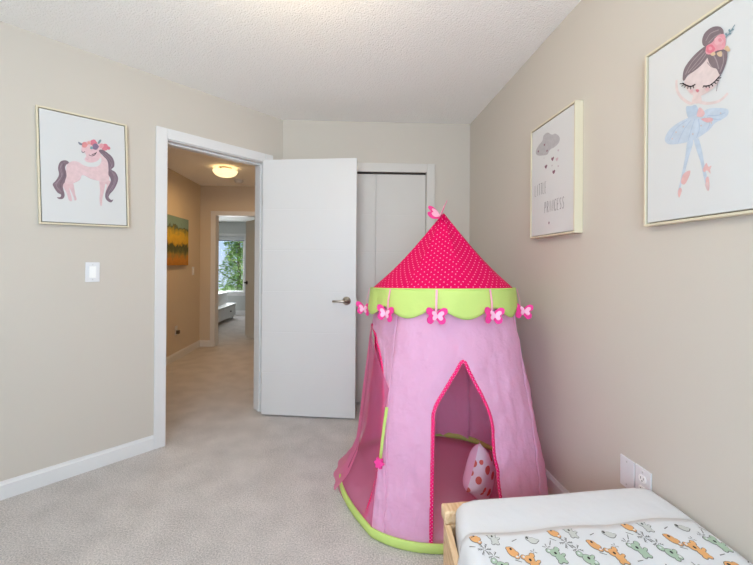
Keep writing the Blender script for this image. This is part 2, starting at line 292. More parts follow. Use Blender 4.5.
BALLERINA = [
  ('F',(196,211,230),[(-0.0396,-0.0546),(-0.0211,-0.0607),(-0.036,-0.1073),(-0.0482,-0.1501),(-0.0607,-0.188),(-0.0689,-0.2187),(-0.0716,-0.2034),(-0.064,-0.1756),(-0.0547,-0.1369),(-0.0455,-0.093)]),
  ('F',(196,211,230),[(-0.0182,-0.0532),(-0.0034,-0.0582),(0.0085,-0.1035),(0.0157,-0.1439),(0.0232,-0.1785),(0.029,-0.215),(0.0206,-0.2052),(0.0119,-0.1704),(0.003,-0.1295),(-0.012,-0.0833)]),
  ('F',(238,182,178),[(-0.0608,-0.1763),(-0.0545,-0.1544),(-0.0419,-0.1471),(-0.0289,-0.148),(-0.0337,-0.1651),(-0.0479,-0.1849)]),
  ('F',(238,182,178),[(-0.0716,-0.2064),(-0.0652,-0.1918),(-0.0573,-0.2004),(-0.0662,-0.2233)]),
  ('F',(238,182,178),[(0.0106,-0.1536),(0.0212,-0.1373),(0.0269,-0.1496),(0.0362,-0.1494),(0.0325,-0.1603),(0.0336,-0.1713),(0.0231,-0.1595),(0.0158,-0.1631)]),
  ('F',(238,182,178),[(0.0193,-0.1831),(0.0277,-0.1796),(0.0306,-0.2019),(0.0291,-0.2204),(0.0218,-0.2108)]),
  ('F',(236,196,196),[(0.0178,-0.1991),(0.0272,-0.1957),(0.0296,-0.2189),(0.0241,-0.2178)]),
  ('S',(236,212,209),[(-0.0791,0.1548),(-0.0762,0.1208),(-0.059,0.0882),(-0.0305,0.0595),(-0.0095,0.0576)],0.008),
  ('S',(236,212,209),[(-0.0113,0.0584),(0.0194,0.0378),(0.0494,0.0285),(0.0676,0.031),(0.0811,0.0393)],0.008),
  ('F',(236,212,209),[(-0.0174,0.0819),(0.0003,0.0738),(0.004,0.0473),(-0.0244,0.0585)]),
  ('F',(188,204,224),[(-0.0448,0.054),(-0.0281,0.0497),(-0.0112,0.0454),(-0.0051,0.0204),(-0.0169,0.0066),(-0.037,0.0168)]),
  ('F',(198,212,229),[(-0.1198,-0.0157),(-0.1024,0.0056),(-0.0721,0.0153),(-0.037,0.018),(-0.0158,0.0163),(0.0076,0.018),(0.03,0.0185),(0.0621,0.0061),(0.0814,-0.0062),(0.08,-0.0221),(0.0623,-0.0281),(0.0466,-0.0299),(0.0277,-0.0444),(0.0024,-0.0529),(-0.0212,-0.0573),(-0.0585,-0.0541),(-0.0985,-0.0447),(-0.1161,-0.0323)]),
  ('S',(176,196,220),[(-0.0401,0.0117),(-0.0786,-0.0),(-0.1056,-0.0327)],0.0028),
  ('S',(176,196,220),[(-0.0277,0.0069),(-0.0525,-0.0154),(-0.0716,-0.0469)],0.0028),
  ('S',(176,196,220),[(-0.0157,0.0051),(-0.0275,-0.0244),(-0.0365,-0.0527)],0.0028),
  ('S',(176,196,220),[(-0.0038,0.0004),(-0.0007,-0.0286),(-0.0093,-0.0534)],0.0028),
  ('S',(176,196,220),[(0.0134,-0.0008),(0.0303,-0.0237),(0.0222,-0.0424)],0.0028),
  ('S',(176,196,220),[(0.0246,0.0001),(0.0517,-0.0107),(0.075,-0.0123)],0.0028),
  ('S',(176,196,220),[(0.0219,-0.0031),(0.0465,-0.0193),(0.0623,-0.0254)],0.0028),
  ('F',(226,190,170),[(-0.0759,-0.0129),(-0.0771,-0.0145),(-0.0796,-0.0137),(-0.0812,-0.0114),(-0.0803,-0.0095),(-0.0778,-0.0099)]),
  ('F',(226,190,170),[(-0.05,-0.0047),(-0.0512,-0.0062),(-0.0536,-0.0055),(-0.0551,-0.0032),(-0.0542,-0.0014),(-0.0519,-0.0018)]),
  ('F',(226,190,170),[(-0.0189,-0.0388),(-0.02,-0.0403),(-0.0223,-0.0397),(-0.0237,-0.0375),(-0.0229,-0.0357),(-0.0206,-0.036)]),
  ('F',(226,190,170),[(0.0073,-0.0232),(0.0063,-0.0247),(0.0041,-0.024),(0.0028,-0.0218),(0.0035,-0.0201),(0.0057,-0.0205)]),
  ('F',(226,190,170),[(0.038,-0.0266),(0.037,-0.0281),(0.0349,-0.0274),(0.0336,-0.0253),(0.0344,-0.0236),(0.0364,-0.024)]),
  ('F',(226,190,170),[(0.0642,-0.0095),(0.0633,-0.0109),(0.0613,-0.0102),(0.0601,-0.0081),(0.0608,-0.0065),(0.0627,-0.0069)]),
  ('F',(226,190,170),[(0.0186,-0.0138),(0.0176,-0.0153),(0.0154,-0.0146),(0.0141,-0.0124),(0.0149,-0.0107),(0.017,-0.0111)]),
  ('F',(226,190,170),[(-0.0891,-0.0292),(-0.0903,-0.0308),(-0.093,-0.0301),(-0.0945,-0.0277),(-0.0936,-0.0258),(-0.0911,-0.0262)]),
  ('F',(240,186,186),[(-0.0086,0.0124),(-0.0012,0.0338),(0.0104,0.0223),(0.0162,0.009),(0.0077,0.0025)]),
  ('F',(236,176,178),[(0.0049,-0.0019),(0.0357,-0.0107),(0.0401,-0.021),(0.0237,-0.0201)]),
  ('F',(236,212,209),[(-0.0479,0.1393),(-0.0252,0.1536),(0.0043,0.162),(0.0228,0.1721),(0.0351,0.1454),(0.054,0.1204),(0.0604,0.0987),(0.0553,0.0802),(0.0394,0.0708),(0.022,0.0666),(-0.0037,0.0684),(-0.0246,0.0824),(-0.0401,0.1039),(-0.0497,0.1257)]),
  ('F',(118,98,104),[(-0.0562,0.1464),(-0.0514,0.1759),(-0.0285,0.1951),(-0.0019,0.2053),(0.0153,0.2064),(0.0238,0.1933),(0.0239,0.1715),(0.0071,0.1588),(-0.0161,0.1517),(-0.0386,0.1491),(-0.0498,0.1391)]),
  ('F',(118,98,104),[(0.0181,0.202),(0.0535,0.1787),(0.0783,0.1566),(0.0775,0.1287),(0.0685,0.1075),(0.0593,0.1008),(0.0497,0.1226),(0.0324,0.1425),(0.0228,0.1705)]),
  ('F',(118,98,104),[(0.0066,0.2308),(0.015,0.2476),(0.037,0.2499),(0.0583,0.2374),(0.0687,0.2192),(0.0663,0.2025),(0.0481,0.1977),(0.0293,0.1955),(0.0107,0.2118)]),
  ('S',(158,138,142),[(-0.0468,0.1561),(-0.0254,0.182),(0.0097,0.1987)],0.003),
  ('S',(158,138,142),[(-0.0375,0.1571),(-0.0104,0.1739),(0.0182,0.191)],0.003),
  ('S',(158,138,142),[(-0.0252,0.1564),(0.0013,0.1675),(0.0211,0.184)],0.003),
  ('S',(158,138,142),[(0.0666,0.1607),(0.0694,0.1331),(0.0603,0.1092)],0.003),
  ('S',(158,138,142),[(0.0321,0.1858),(0.0485,0.1498),(0.0566,0.119)],0.003),
  ('S',(158,138,142),[(0.018,0.2212),(0.0317,0.2345),(0.0558,0.23)],0.003),
  ('S',(158,138,142),[(0.0264,0.2107),(0.0426,0.217),(0.0611,0.2162)],0.003),
  ('S',(118,98,104),[(0.0229,0.1557),(0.0352,0.1367),(0.0529,0.122)],0.0015),
  ('F',(240,152,162),[(0.0183,0.1856),(0.0209,0.2042),(0.0374,0.2058),(0.0522,0.2154),(0.0698,0.2092),(0.0755,0.1865),(0.0701,0.168),(0.0509,0.1738),(0.0322,0.1739)]),
  ('F',(232,110,130),[(0.0466,0.1817),(0.0422,0.1778),(0.0391,0.1749),(0.0321,0.1771),(0.0259,0.1824),(0.0194,0.1909),(0.0203,0.1969),(0.0193,0.2041),(0.0257,0.205),(0.0319,0.2031),(0.0389,0.1972),(0.0421,0.1907)]),
  ('F',(244,176,184),[(0.0699,0.1899),(0.0657,0.1862),(0.0627,0.1834),(0.0561,0.1856),(0.0501,0.1908),(0.0439,0.1992),(0.0448,0.205),(0.0438,0.212),(0.05,0.2129),(0.0559,0.211),(0.0625,0.2052),(0.0656,0.1988)]),
  ('F',(236,140,152),[(0.0654,0.1952),(0.0637,0.1937),(0.0624,0.1925),(0.0597,0.1935),(0.0572,0.1956),(0.0547,0.1991),(0.055,0.2015),(0.0546,0.2044),(0.0571,0.2048),(0.0596,0.204),(0.0624,0.2016),(0.0636,0.1989)]),
  ('F',(240,150,160),[(0.0381,0.1876),(0.0363,0.186),(0.035,0.1848),(0.0321,0.1858),(0.0295,0.188),(0.0268,0.1915),(0.0272,0.194),(0.0267,0.197),(0.0294,0.1974),(0.032,0.1966),(0.0349,0.1942),(0.0363,0.1914)]),
  ('F',(240,160,170),[(0.069,0.1738),(0.0662,0.1713),(0.0642,0.1694),(0.0598,0.1708),(0.0559,0.1742),(0.0518,0.1797),(0.0524,0.1836),(0.0517,0.1882),(0.0558,0.1889),(0.0597,0.1877),(0.0641,0.1839),(0.0662,0.1797)]),
  ('F',(228,192,150),[(0.0716,0.1681),(0.0802,0.1709),(0.0882,0.1534),(0.0803,0.1549)]),
  ('F',(228,192,150),[(0.051,0.1669),(0.064,0.1647),(0.0651,0.15),(0.0563,0.155)]),
  ('F',(228,192,150),[(0.0322,0.175),(0.043,0.1752),(0.0473,0.1653),(0.0387,0.1659)]),
  ('S',(120,152,162),[(0.0755,0.1959),(0.0864,0.203),(0.0994,0.2166)],0.003),
  ('S',(120,152,162),[(0.079,0.1999),(0.0749,0.2087)],0.004),
  ('S',(120,152,162),[(0.0829,0.2011),(0.0898,0.1983)],0.004),
  ('S',(120,152,162),[(0.0878,0.2047),(0.0838,0.2133)],0.004),
  ('S',(120,152,162),[(0.0912,0.2076),(0.0975,0.2047)],0.004),
  ('S',(38,30,36),[(-0.0561,0.1341),(-0.0421,0.1203),(-0.0279,0.1101),(-0.0128,0.109)],0.0035),
  ('S',(38,30,36),[(0.0116,0.0922),(0.0285,0.0852),(0.0436,0.0875),(0.0568,0.0953)],0.0035),
  ('S',(38,30,36),[(-0.0548,0.1323),(-0.0652,0.1362)],0.0024),
  ('S',(38,30,36),[(-0.0497,0.1263),(-0.0586,0.1248)],0.0024),
  ('S',(38,30,36),[(-0.0434,0.1209),(-0.0496,0.1159)],0.0024),
  ('S',(38,30,36),[(-0.0359,0.115),(-0.0383,0.107)],0.0024),
  ('S',(38,30,36),[(-0.0279,0.1101),(-0.0272,0.1006)],0.0024),
  ('S',(38,30,36),[(-0.0206,0.1088),(-0.0175,0.0995)],0.0024),
  ('S',(38,30,36),[(0.0568,0.0953),(0.0635,0.0987)],0.0024),
  ('S',(38,30,36),[(0.0542,0.0939),(0.0646,0.0898)],0.0024),
  ('S',(38,30,36),[(0.0489,0.0913),(0.0584,0.0845)],0.0024),
  ('S',(38,30,36),[(0.0436,0.0886),(0.0511,0.0796)],0.0024),
  ('S',(38,30,36),[(0.0361,0.0869),(0.0416,0.0768)],0.0024),
  ('S',(38,30,36),[(0.0284,0.0863),(0.0318,0.0771)],0.0024),
  ('S',(38,30,36),[(0.0207,0.089),(0.0218,0.0808)],0.0024),
  ('S',(38,30,36),[(0.0133,0.0914),(0.0117,0.0867)],0.0024),
  ('F',(226,122,134),[(-0.0115,0.091),(-0.0068,0.0916),(-0.0009,0.0872),(-0.0009,0.0827),(-0.0061,0.0818)]),
  ('F',(240,190,190),[(-0.0308,0.0995),(-0.0217,0.0981),(-0.0198,0.0887),(-0.0283,0.0909)]),
  ('F',(240,190,190),[(0.0191,0.0816),(0.0301,0.079),(0.0286,0.0717),(0.0208,0.0726)]),
  ('S',(118,98,104),[(0.0568,0.09),(0.0543,0.0754),(0.0518,0.0581)],0.0014),
]
CLOUD = [
  ('F',(186,182,185),[(-0.1493,0.1639),(-0.1417,0.1846),(-0.1138,0.2002),(-0.0835,0.2104),(-0.069,0.2349),(-0.0301,0.2353),(0.0077,0.2113),(0.0399,0.2053),(0.0751,0.176),(0.0703,0.1519),(0.0355,0.1408),(-0.0106,0.14),(-0.0328,0.1236),(-0.0824,0.1327),(-0.1254,0.1453)]),
  ('F',(140,92,108),[(-0.061,0.184),(-0.0606,0.1852),(-0.0583,0.1871),(-0.0551,0.1865),(-0.0535,0.1835),(-0.0551,0.1801),(-0.0583,0.1771),(-0.0606,0.1746),(-0.061,0.1736),(-0.0614,0.1746),(-0.0637,0.1771),(-0.0669,0.1801),(-0.0685,0.1835),(-0.0669,0.1865),(-0.0637,0.1871),(-0.0614,0.1852)]),
  ('F',(140,92,108),[(-0.1226,0.1688),(-0.1222,0.17),(-0.1199,0.1719),(-0.1167,0.1713),(-0.1151,0.1683),(-0.1167,0.1649),(-0.1199,0.1619),(-0.1222,0.1594),(-0.1226,0.1584),(-0.123,0.1594),(-0.1253,0.1619),(-0.1285,0.1649),(-0.1301,0.1683),(-0.1285,0.1713),(-0.1253,0.1719),(-0.123,0.17)]),
  ('F',(140,92,108),[(-0.0359,0.1448),(-0.0355,0.146),(-0.0332,0.1479),(-0.03,0.1473),(-0.0284,0.1443),(-0.03,0.1409),(-0.0332,0.1379),(-0.0355,0.1354),(-0.0359,0.1344),(-0.0363,0.1354),(-0.0386,0.1379),(-0.0418,0.1409),(-0.0434,0.1443),(-0.0418,0.1473),(-0.0386,0.1479),(-0.0363,0.146)]),
  ('F',(140,92,108),[(0.0162,0.0901),(0.0169,0.0922),(0.0205,0.0952),(0.0258,0.0942),(0.0284,0.0894),(0.0258,0.0838),(0.0205,0.079),(0.0169,0.075),(0.0162,0.0733),(0.0155,0.075),(0.0119,0.079),(0.0066,0.0838),(0.004,0.0894),(0.0066,0.0942),(0.0119,0.0952),(0.0155,0.0922)]),
  ('F',(140,92,108),[(-0.0448,0.0668),(-0.0441,0.0689),(-0.0405,0.0719),(-0.0352,0.0709),(-0.0326,0.0661),(-0.0352,0.0605),(-0.0405,0.0557),(-0.0441,0.0517),(-0.0448,0.05),(-0.0455,0.0517),(-0.0491,0.0557),(-0.0544,0.0605),(-0.057,0.0661),(-0.0544,0.0709),(-0.0491,0.0719),(-0.0455,0.0689)]),
  ('F',(140,92,108),[(0.0278,0.0213),(0.0285,0.0234),(0.0321,0.0264),(0.0374,0.0254),(0.04,0.0206),(0.0374,0.015),(0.0321,0.0102),(0.0285,0.0062),(0.0278,0.0045),(0.0271,0.0062),(0.0235,0.0102),(0.0182,0.015),(0.0156,0.0206),(0.0182,0.0254),(0.0235,0.0264),(0.0271,0.0234)]),
  ('F',(222,186,196),[(0.0546,0.0767),(0.0552,0.0786),(0.0586,0.0814),(0.0635,0.0805),(0.0659,0.076),(0.0635,0.0709),(0.0586,0.0664),(0.0552,0.0628),(0.0546,0.0612),(0.054,0.0628),(0.0506,0.0664),(0.0457,0.0709),(0.0433,0.076),(0.0457,0.0805),(0.0506,0.0814),(0.054,0.0786)]),
  ('F',(205,180,192),[(0.0657,0.1164),(0.0661,0.1175),(0.068,0.1191),(0.0709,0.1186),(0.0723,0.1159),(0.0709,0.1129),(0.068,0.1103),(0.0661,0.1082),(0.0657,0.1073),(0.0653,0.1082),(0.0634,0.1103),(0.0605,0.1129),(0.0591,0.1159),(0.0605,0.1186),(0.0634,0.1191),(0.0653,0.1175)]),
  ('F',(205,190,198),[(0.0112,0.0554),(0.0115,0.0563),(0.0132,0.0577),(0.0157,0.0573),(0.0168,0.055),(0.0157,0.0524),(0.0132,0.0502),(0.0115,0.0484),(0.0112,0.0476),(0.0109,0.0484),(0.0092,0.0502),(0.0067,0.0524),(0.0056,0.055),(0.0067,0.0573),(0.0092,0.0577),(0.0109,0.0563)]),
  ('F',(205,180,192),[(0.0667,0.0384),(0.067,0.0393),(0.0687,0.0407),(0.0712,0.0403),(0.0723,0.038),(0.0712,0.0354),(0.0687,0.0332),(0.067,0.0314),(0.0667,0.0306),(0.0664,0.0314),(0.0647,0.0332),(0.0622,0.0354),(0.0611,0.038),(0.0622,0.0403),(0.0647,0.0407),(0.0664,0.0393)]),
  ('F',(205,200,204),[(-0.0644,0.1147),(-0.0641,0.1155),(-0.0627,0.1166),(-0.0607,0.1162),(-0.0597,0.1144),(-0.0607,0.1122),(-0.0627,0.1104),(-0.0641,0.1089),(-0.0644,0.1082),(-0.0647,0.1089),(-0.0661,0.1104),(-0.0681,0.1122),(-0.0691,0.1144),(-0.0681,0.1162),(-0.0661,0.1166),(-0.0647,0.1155)]),
  ('F',(140,92,108),[(-0.0075,-0.2327),(-0.0098,-0.2268),(-0.0146,-0.2263),(-0.0174,-0.2317),(-0.0158,-0.238),(-0.0111,-0.2394)]),
]

# ================================================================ setting
KX = 2.626 * math.sqrt(2)                     # the door wall lies on y - x = KX
CORNER = Vector((3.18 - KX, 3.18, 0))
MW = Matrix.Translation(CORNER) @ Matrix.Rotation(PI / 4, 4, 'Z')   # door-wall frame: x along the wall (negative towards the camera), y into the hall
XR = 1.08                                     # right wall face

bm = bmesh.new(); box(bm, -4, 1.3, -1.5, 9.4, -.1, 0)
struct(obj('floor', bm, CARPET), 'floor', 'beige grey cut pile carpet running from the room out into the hall')
bm = bmesh.new(); prism(bm, [(-1.93, -1.32), (1.2, -1.32), (1.2, 3.3), (-.5, 3.3), (-1.93, 1.87)], 2.44, 2.54)
struct(obj('ceiling', bm, CEIL), 'ceiling', 'white textured ceiling over the room')
bm = bmesh.new(); prism(bm, [(-2.23, 1.45), (-2.23, 5.56), (-.5, 5.56), (-.5, 3.2), (-.6, 3.2), (-2.2, 1.6)], 2.35, 2.43)
struct(obj('ceiling_hall', bm, CEIL), 'ceiling', 'textured hall ceiling lit warm by the dome lamp')
bm = bmesh.new(); box(bm, -3.27, -.18, 5.56, 8.97, 2.2, 2.3)
struct(obj('ceiling_bedroom', bm, CEIL), 'ceiling', 'pale ceiling of the far bedroom beyond the hall')

bm = bmesh.new()
box(bm, -1.85, -.94, 0, .12, 0, 2.44, M=MW); box(bm, -.165, .02, 0, .12, 0, 2.44, M=MW); box(bm, -.94, -.165, 0, .12, 2.05, 2.44, M=MW)
struct(obj('wall_left', bm, WALL), 'wall', 'angled greige wall with the open doorway and unicorn picture')
bm = bmesh.new(); box(bm, -1.93, -1.81, -1.32, 1.93, 0, 2.44)
struct(obj('wall_west', bm, WALL), 'wall', 'greige side wall outside the picture at left')
bm = bmesh.new(); box(bm, -.60, -.23, 3.18, 3.30, 0, 2.44); box(bm, .715, 1.2, 3.18, 3.30, 0, 2.44); box(bm, -.23, .715, 3.18, 3.30, 2.02, 2.44)
struct(obj('wall_back', bm, WALL), 'wall', 'greige wall behind the open door and the tent')
bm = bmesh.new(); box(bm, XR, 1.2, -1.32, 3.3, 0, 2.44)
struct(obj('wall_right', bm, WALL), 'wall', 'greige wall at right with two framed prints')
bm = bmesh.new(); box(bm, -1.93, -1.2, -1.32, -1.2, 0, 2.44); box(bm, .5, 1.2, -1.32, -1.2, 0, 2.44); box(bm, -1.2, .5, -1.32, -1.2, 0, .87); box(bm, -1.2, .5, -1.32, -1.2, 2.23, 2.44)
struct(obj('wall_front', bm, WALL), 'wall', 'wall behind the camera with the room window')
bm = bmesh.new(); box(bm, -.45, .9, 3.40, 3.46, 0, 2.3)
struct(obj('wall_closet', bm, WALL), 'wall', 'wall inside the closet behind its doors')
bm = bmesh.new(); box(bm, -2.23, -2.11, 1.5, 5.56, 0, 2.35)
struct(obj('wall_hall_left', bm, HWALL), 'wall', 'hall wall with the landscape painting')
bm = bmesh.new(); box(bm, -.62, -.5, 3.22, 5.56, 0, 2.35)
struct(obj('wall_hall_right', bm, HWALL), 'wall', 'hall wall hidden behind the open door')
bm = bmesh.new(); box(bm, -3.27, -1.90, 5.5, 5.62, 0, 2.35); box(bm, -1.90, -1.115, 5.5, 5.62, 1.935, 2.35); box(bm, -1.115, -.18, 5.5, 5.62, 0, 2.35)
struct(obj('wall_hall_end', bm, HWALL), 'wall', 'end wall of the hall around the bedroom doorway')
bm = bmesh.new(); box(bm, -3.27, -3.15, 5.62, 8.97, 0, 2.2)
struct(obj('wall_bedroom_left', bm, BWALL), 'wall', 'pale wall of the far bedroom behind the dresser')
bm = bmesh.new(); box(bm, -.3, -.18, 5.62, 8.97, 0, 2.2)
struct(obj('wall_bedroom_right', bm, BWALL), 'wall', 'pale right wall of the far bedroom')
bm = bmesh.new(); box(bm, -3.15, -3.05, 8.85, 8.97, 0, 2.2); box(bm, -2.36, -.3, 8.85, 8.97, 0, 2.2); box(bm, -3.05, -2.36, 8.85, 8.97, 0, .52); box(bm, -3.05, -2.36, 8.85, 8.97, 1.86, 2.2)
struct(obj('wall_bedroom_back', bm, BWALL), 'wall', 'pale window wall of the far bedroom')

# trims: casing boards, jambs
bm = bmesh.new()
box(bm, -1.0, -.93, -.018, .0, 0, 2.11, .004, MW); box(bm, -.18, -.106, -.018, 0, 0, 2.11, .004, MW); box(bm, -.93, -.18, -.018, 0, 2.04, 2.11, .004, MW)
box(bm, -.94, -.925, -.004, .135, 0, 2.05, .001, MW); box(bm, -.18, -.165, -.004, .135, 0, 2.05, .001, MW); box(bm, -.925, -.18, -.004, .135, 2.035, 2.05, .001, MW)
box(bm, -.925, -.914, .040, .075, 0, 2.035, .002, MW); box(bm, -.191, -.18, .040, .075, 0, 2.035, .002, MW); box(bm, -.914, -.191, .040, .075, 2.024, 2.035, .002, MW)
struct(obj('trim_1', bm, TRIM), 'trim', 'white casing and jamb around the doorway to the hall')
bm = bmesh.new()
yb = 3.18
box(bm, .702, .772, yb - .016, yb, 0, 2.086, .004); box(bm, -.30, -.215, yb - .016, yb, 0, 2.086, .004); box(bm, -.215, .702, yb - .016, yb, 2.01, 2.086, .004)
box(bm, .702, .715, yb, yb + .1, 0, 2.02); box(bm, -.23, -.215, yb, yb + .1, 0, 2.02)
struct(obj('trim_2', bm, CLOSETM), 'trim', 'white casing around the closet opening')
bm = bmesh.new()
yh = 5.5
box(bm, -1.955, -1.885, yh - .016, yh, 0, 1.98, .004); box(bm, -1.13, -1.05, yh - .016, yh, 0, 1.98, .004); box(bm, -1.885, -1.13, yh - .016, yh, 1.915, 1.98, .004)
box(bm, -1.90, -1.885, yh, yh + .13, 0, 1.93); box(bm, -1.13, -1.115, yh, yh + .13, 0, 1.93); box(bm, -1.885, -1.13, yh, yh + .13, 1.915, 1.935)
struct(obj('trim_3', bm, TRIM), 'trim', 'casing around the bedroom doorway at the hall end')

def baseboard(name, M, x0, x1, h, label):
    bm = bmesh.new()
    prof = [(0, 0), (0, h), (-.006, h), (-.009, h - .012), (-.013, h - .018), (-.013, 0)]
    a = [bm.verts.new(M @ Vector((x0, y, z))) for y, z in prof]; b = [bm.verts.new(M @ Vector((x1, y, z))) for y, z in prof]
    n = len(prof); bm.faces.new(a); bm.faces.new(b)
    for i in range(n): bm.faces.new((a[i], a[(i + 1) % n], b[(i + 1) % n], b[i]))
    struct(obj(name, bm, TRIM), 'baseboard', label)
baseboard('baseboard_left', MW, -1.80, -1.0, .092, 'white baseboard under the light switch, up to the door casing')
baseboard('baseboard_door', MW, -.106, -.01, .092, 'short white baseboard in the corner behind the open door')
baseboard('baseboard_back', Matrix.Translation((0, 3.18, 0)), .772, 1.07, .12, 'white baseboard on the back wall behind the tent')
MR = Matrix.Translation((XR, 0, 0)) @ Matrix.Rotation(-PI / 2, 4, 'Z')
baseboard('baseboard_right', MR, -3.17, 1.18, .135, 'white baseboard along the right wall beside tent and bed')
MH = Matrix.Translation((-2.11, 0, 0)) @ Matrix.Rotation(PI / 2, 4, 'Z')
baseboard('baseboard_hall', MH, 1.62, 5.487, .095, 'baseboard along the hall wall under the painting')
baseboard('baseboard_hall_end', Matrix.Translation((0, 5.5, 0)), -2.11, -1.955, .095, 'baseboard on the hall end wall')
baseboard('baseboard_bedroom', Matrix.Translation((0, 8.85, 0)), -3.14, -.31, .11, 'baseboard under the far bedroom window')

# windows
FRAME = mat('window_vinyl', (238, 238, 236), .4)
GLASS = glassy('window_glass')
def window(name, x0, x1, z0, z1, y, label):
    w = struct(empty(name, ((x0 + x1) / 2, y, z0)), 'window', label); o = w.location
    bm = bmesh.new(); t = .045
    box(bm, x0, x0 + t, y, y + .07, z0, z1); box(bm, x1 - t, x1, y, y + .07, z0, z1); box(bm, x0 + t, x1 - t, y, y + .07, z0, z0 + t); box(bm, x0 + t, x1 - t, y, y + .07, z1 - t, z1)
    bmesh.ops.translate(bm, verts=bm.verts, vec=-o); obj('window_frame', bm, FRAME, w)
    bm = bmesh.new(); box(bm, x0 + t, x1 - t, y + .03, y + .036, z0 + t, z1 - t)
    bmesh.ops.translate(bm, verts=bm.verts, vec=-o); obj('window_pane', bm, GLASS, w)
    return w
W2 = window('window_2', -3.05, -2.36, .52, 1.86, 8.88, 'bright far bedroom window with a tree outside')
bm = bmesh.new()
box(bm, -3.11, -3.05, 8.835, 8.85, .46, 1.92, .003); box(bm, -2.36, -2.30, 8.835, 8.85, .46, 1.92, .003); box(bm, -3.05, -2.36, 8.835, 8.85, 1.86, 1.92, .003); box(bm, -3.05, -2.36, 8.835, 8.85, .46, .52, .003)
struct(obj('trim_4', bm, TRIM), 'trim', 'white casing around the far bedroom window')
window('window_1', -1.2, .5, .87, 2.23, -1.29, 'room window behind the camera')

# ---------------------------------------------------------------- doors
def leaf_mesh(L, T, z0, z1, grooves, gw=.004, gd=.0007):
    prof = []
    def side(y, sgn, seq):
        out = []
        for g in seq: out += [(y, g - gw), (y + sgn * gd, g), (y, g + gw)]
        return out
    pts = [(0, z0)] + side(0, 1, grooves) + [(0, z1), (T, z1)]
    for g in reversed(grooves): pts += [(T, g + gw), (T - gd, g), (T, g - gw)]
    pts += [(T, z0)]
    bm = bmesh.new()
    a = [bm.verts.new((0, y, z)) for y, z in pts]; b = [bm.verts.new((L, y, z)) for y, z in pts]
    n = len(pts)
    for i in range(n): bm.faces.new((a[i], a[(i + 1) % n], b[(i + 1) % n], b[i]))
    bmesh.ops.triangulate(bm, faces=[bm.faces.new(a), bm.faces.new(b)])
    return bm
def lever(par, x, z, y0, sgn, metal, dirx=-1, name='handle'):
    bm = bmesh.new()
    R = Matrix.Rotation(PI / 2 * sgn, 4, 'X')   # +z of the lathe -> -y*sgn
    lathe(bm, [(0, 0), (.033, 0), (.033, .004), (.028, .010), (.013, .012), (.012, .045), (0, .047)], 28, (x, y0, z), R)
    pts = [(x, y0 - sgn * .045, z), (x + dirx * .02, y0 - sgn * .05, z), (x + dirx * .06, y0 - sgn * .05, z), (x + dirx * .105, y0 - sgn * .047, z - .001)]
    tube(bm, pts, [.011, .0095, .0085, .008], 12)
    obj(name, bm, metal, par, True)
GR = [.352, .675, 1.0, 1.325, 1.65]
d1 = struct(empty('door_1', (-.656, 2.99, 0), math.atan2(-.1, .744)), 'door', 'open white grooved door standing in front of the closet')
obj('leaf', leaf_mesh(.752, .035, .014, 2.045, GR), DOORM, d1)
lever(d1, .680, .93, 0, 1, NICKEL); lever(d1, .680, .93, .035, -1, NICKEL)
bm = bmesh.new(); box(bm, .7515, .7535, .006, .029, .90, .96); box(bm, .753, .763, .011, .024, .922, .938, .002)
obj('latch', bm, NICKEL, d1)
for z in (1.734, 1.02, .30):
    bm = bmesh.new(); cyl(bm, (-.006, .030, z - .045), (-.006, .030, z + .045), .0065, 12); box(bm, -.003, 0, .002, .03, z - .045, z + .045); obj('hinge', bm, NICKEL, d1, True)
d2 = struct(empty('door_2', (-.21, 3.205, 0)), 'door', 'white folding closet doors behind the open door and tent')
for i, (x0, x1) in enumerate(((0, .4765), (.4785, .909))):
    o = obj('leaf', leaf_mesh(x1 - x0, .03, .028, 1.998, GR), CLOSETM, d2); o.location = (x0, 0, 0)
bm = bmesh.new(); box(bm, -.004, .911, .002, .03, 2.004, 2.018); obj('track', bm, mat('closet_track', (70, 60, 52), .6), d2)
FARM = mat('far_door_paint', (214, 206, 192), .5)
d3 = struct(empty('door_3', (-1.13, 5.67, 0), math.atan2(.63, -.50)), 'door', 'far bedroom door standing ajar at the hall end')
obj('leaf', leaf_mesh(.80, .035, .014, 1.92, [.33, .64, .95, 1.25, 1.56]), FARM, d3)
lever(d3, .74, .90, .035, -1, DARKMETAL); lever(d3, .74, .90, 0, 1, DARKMETAL)

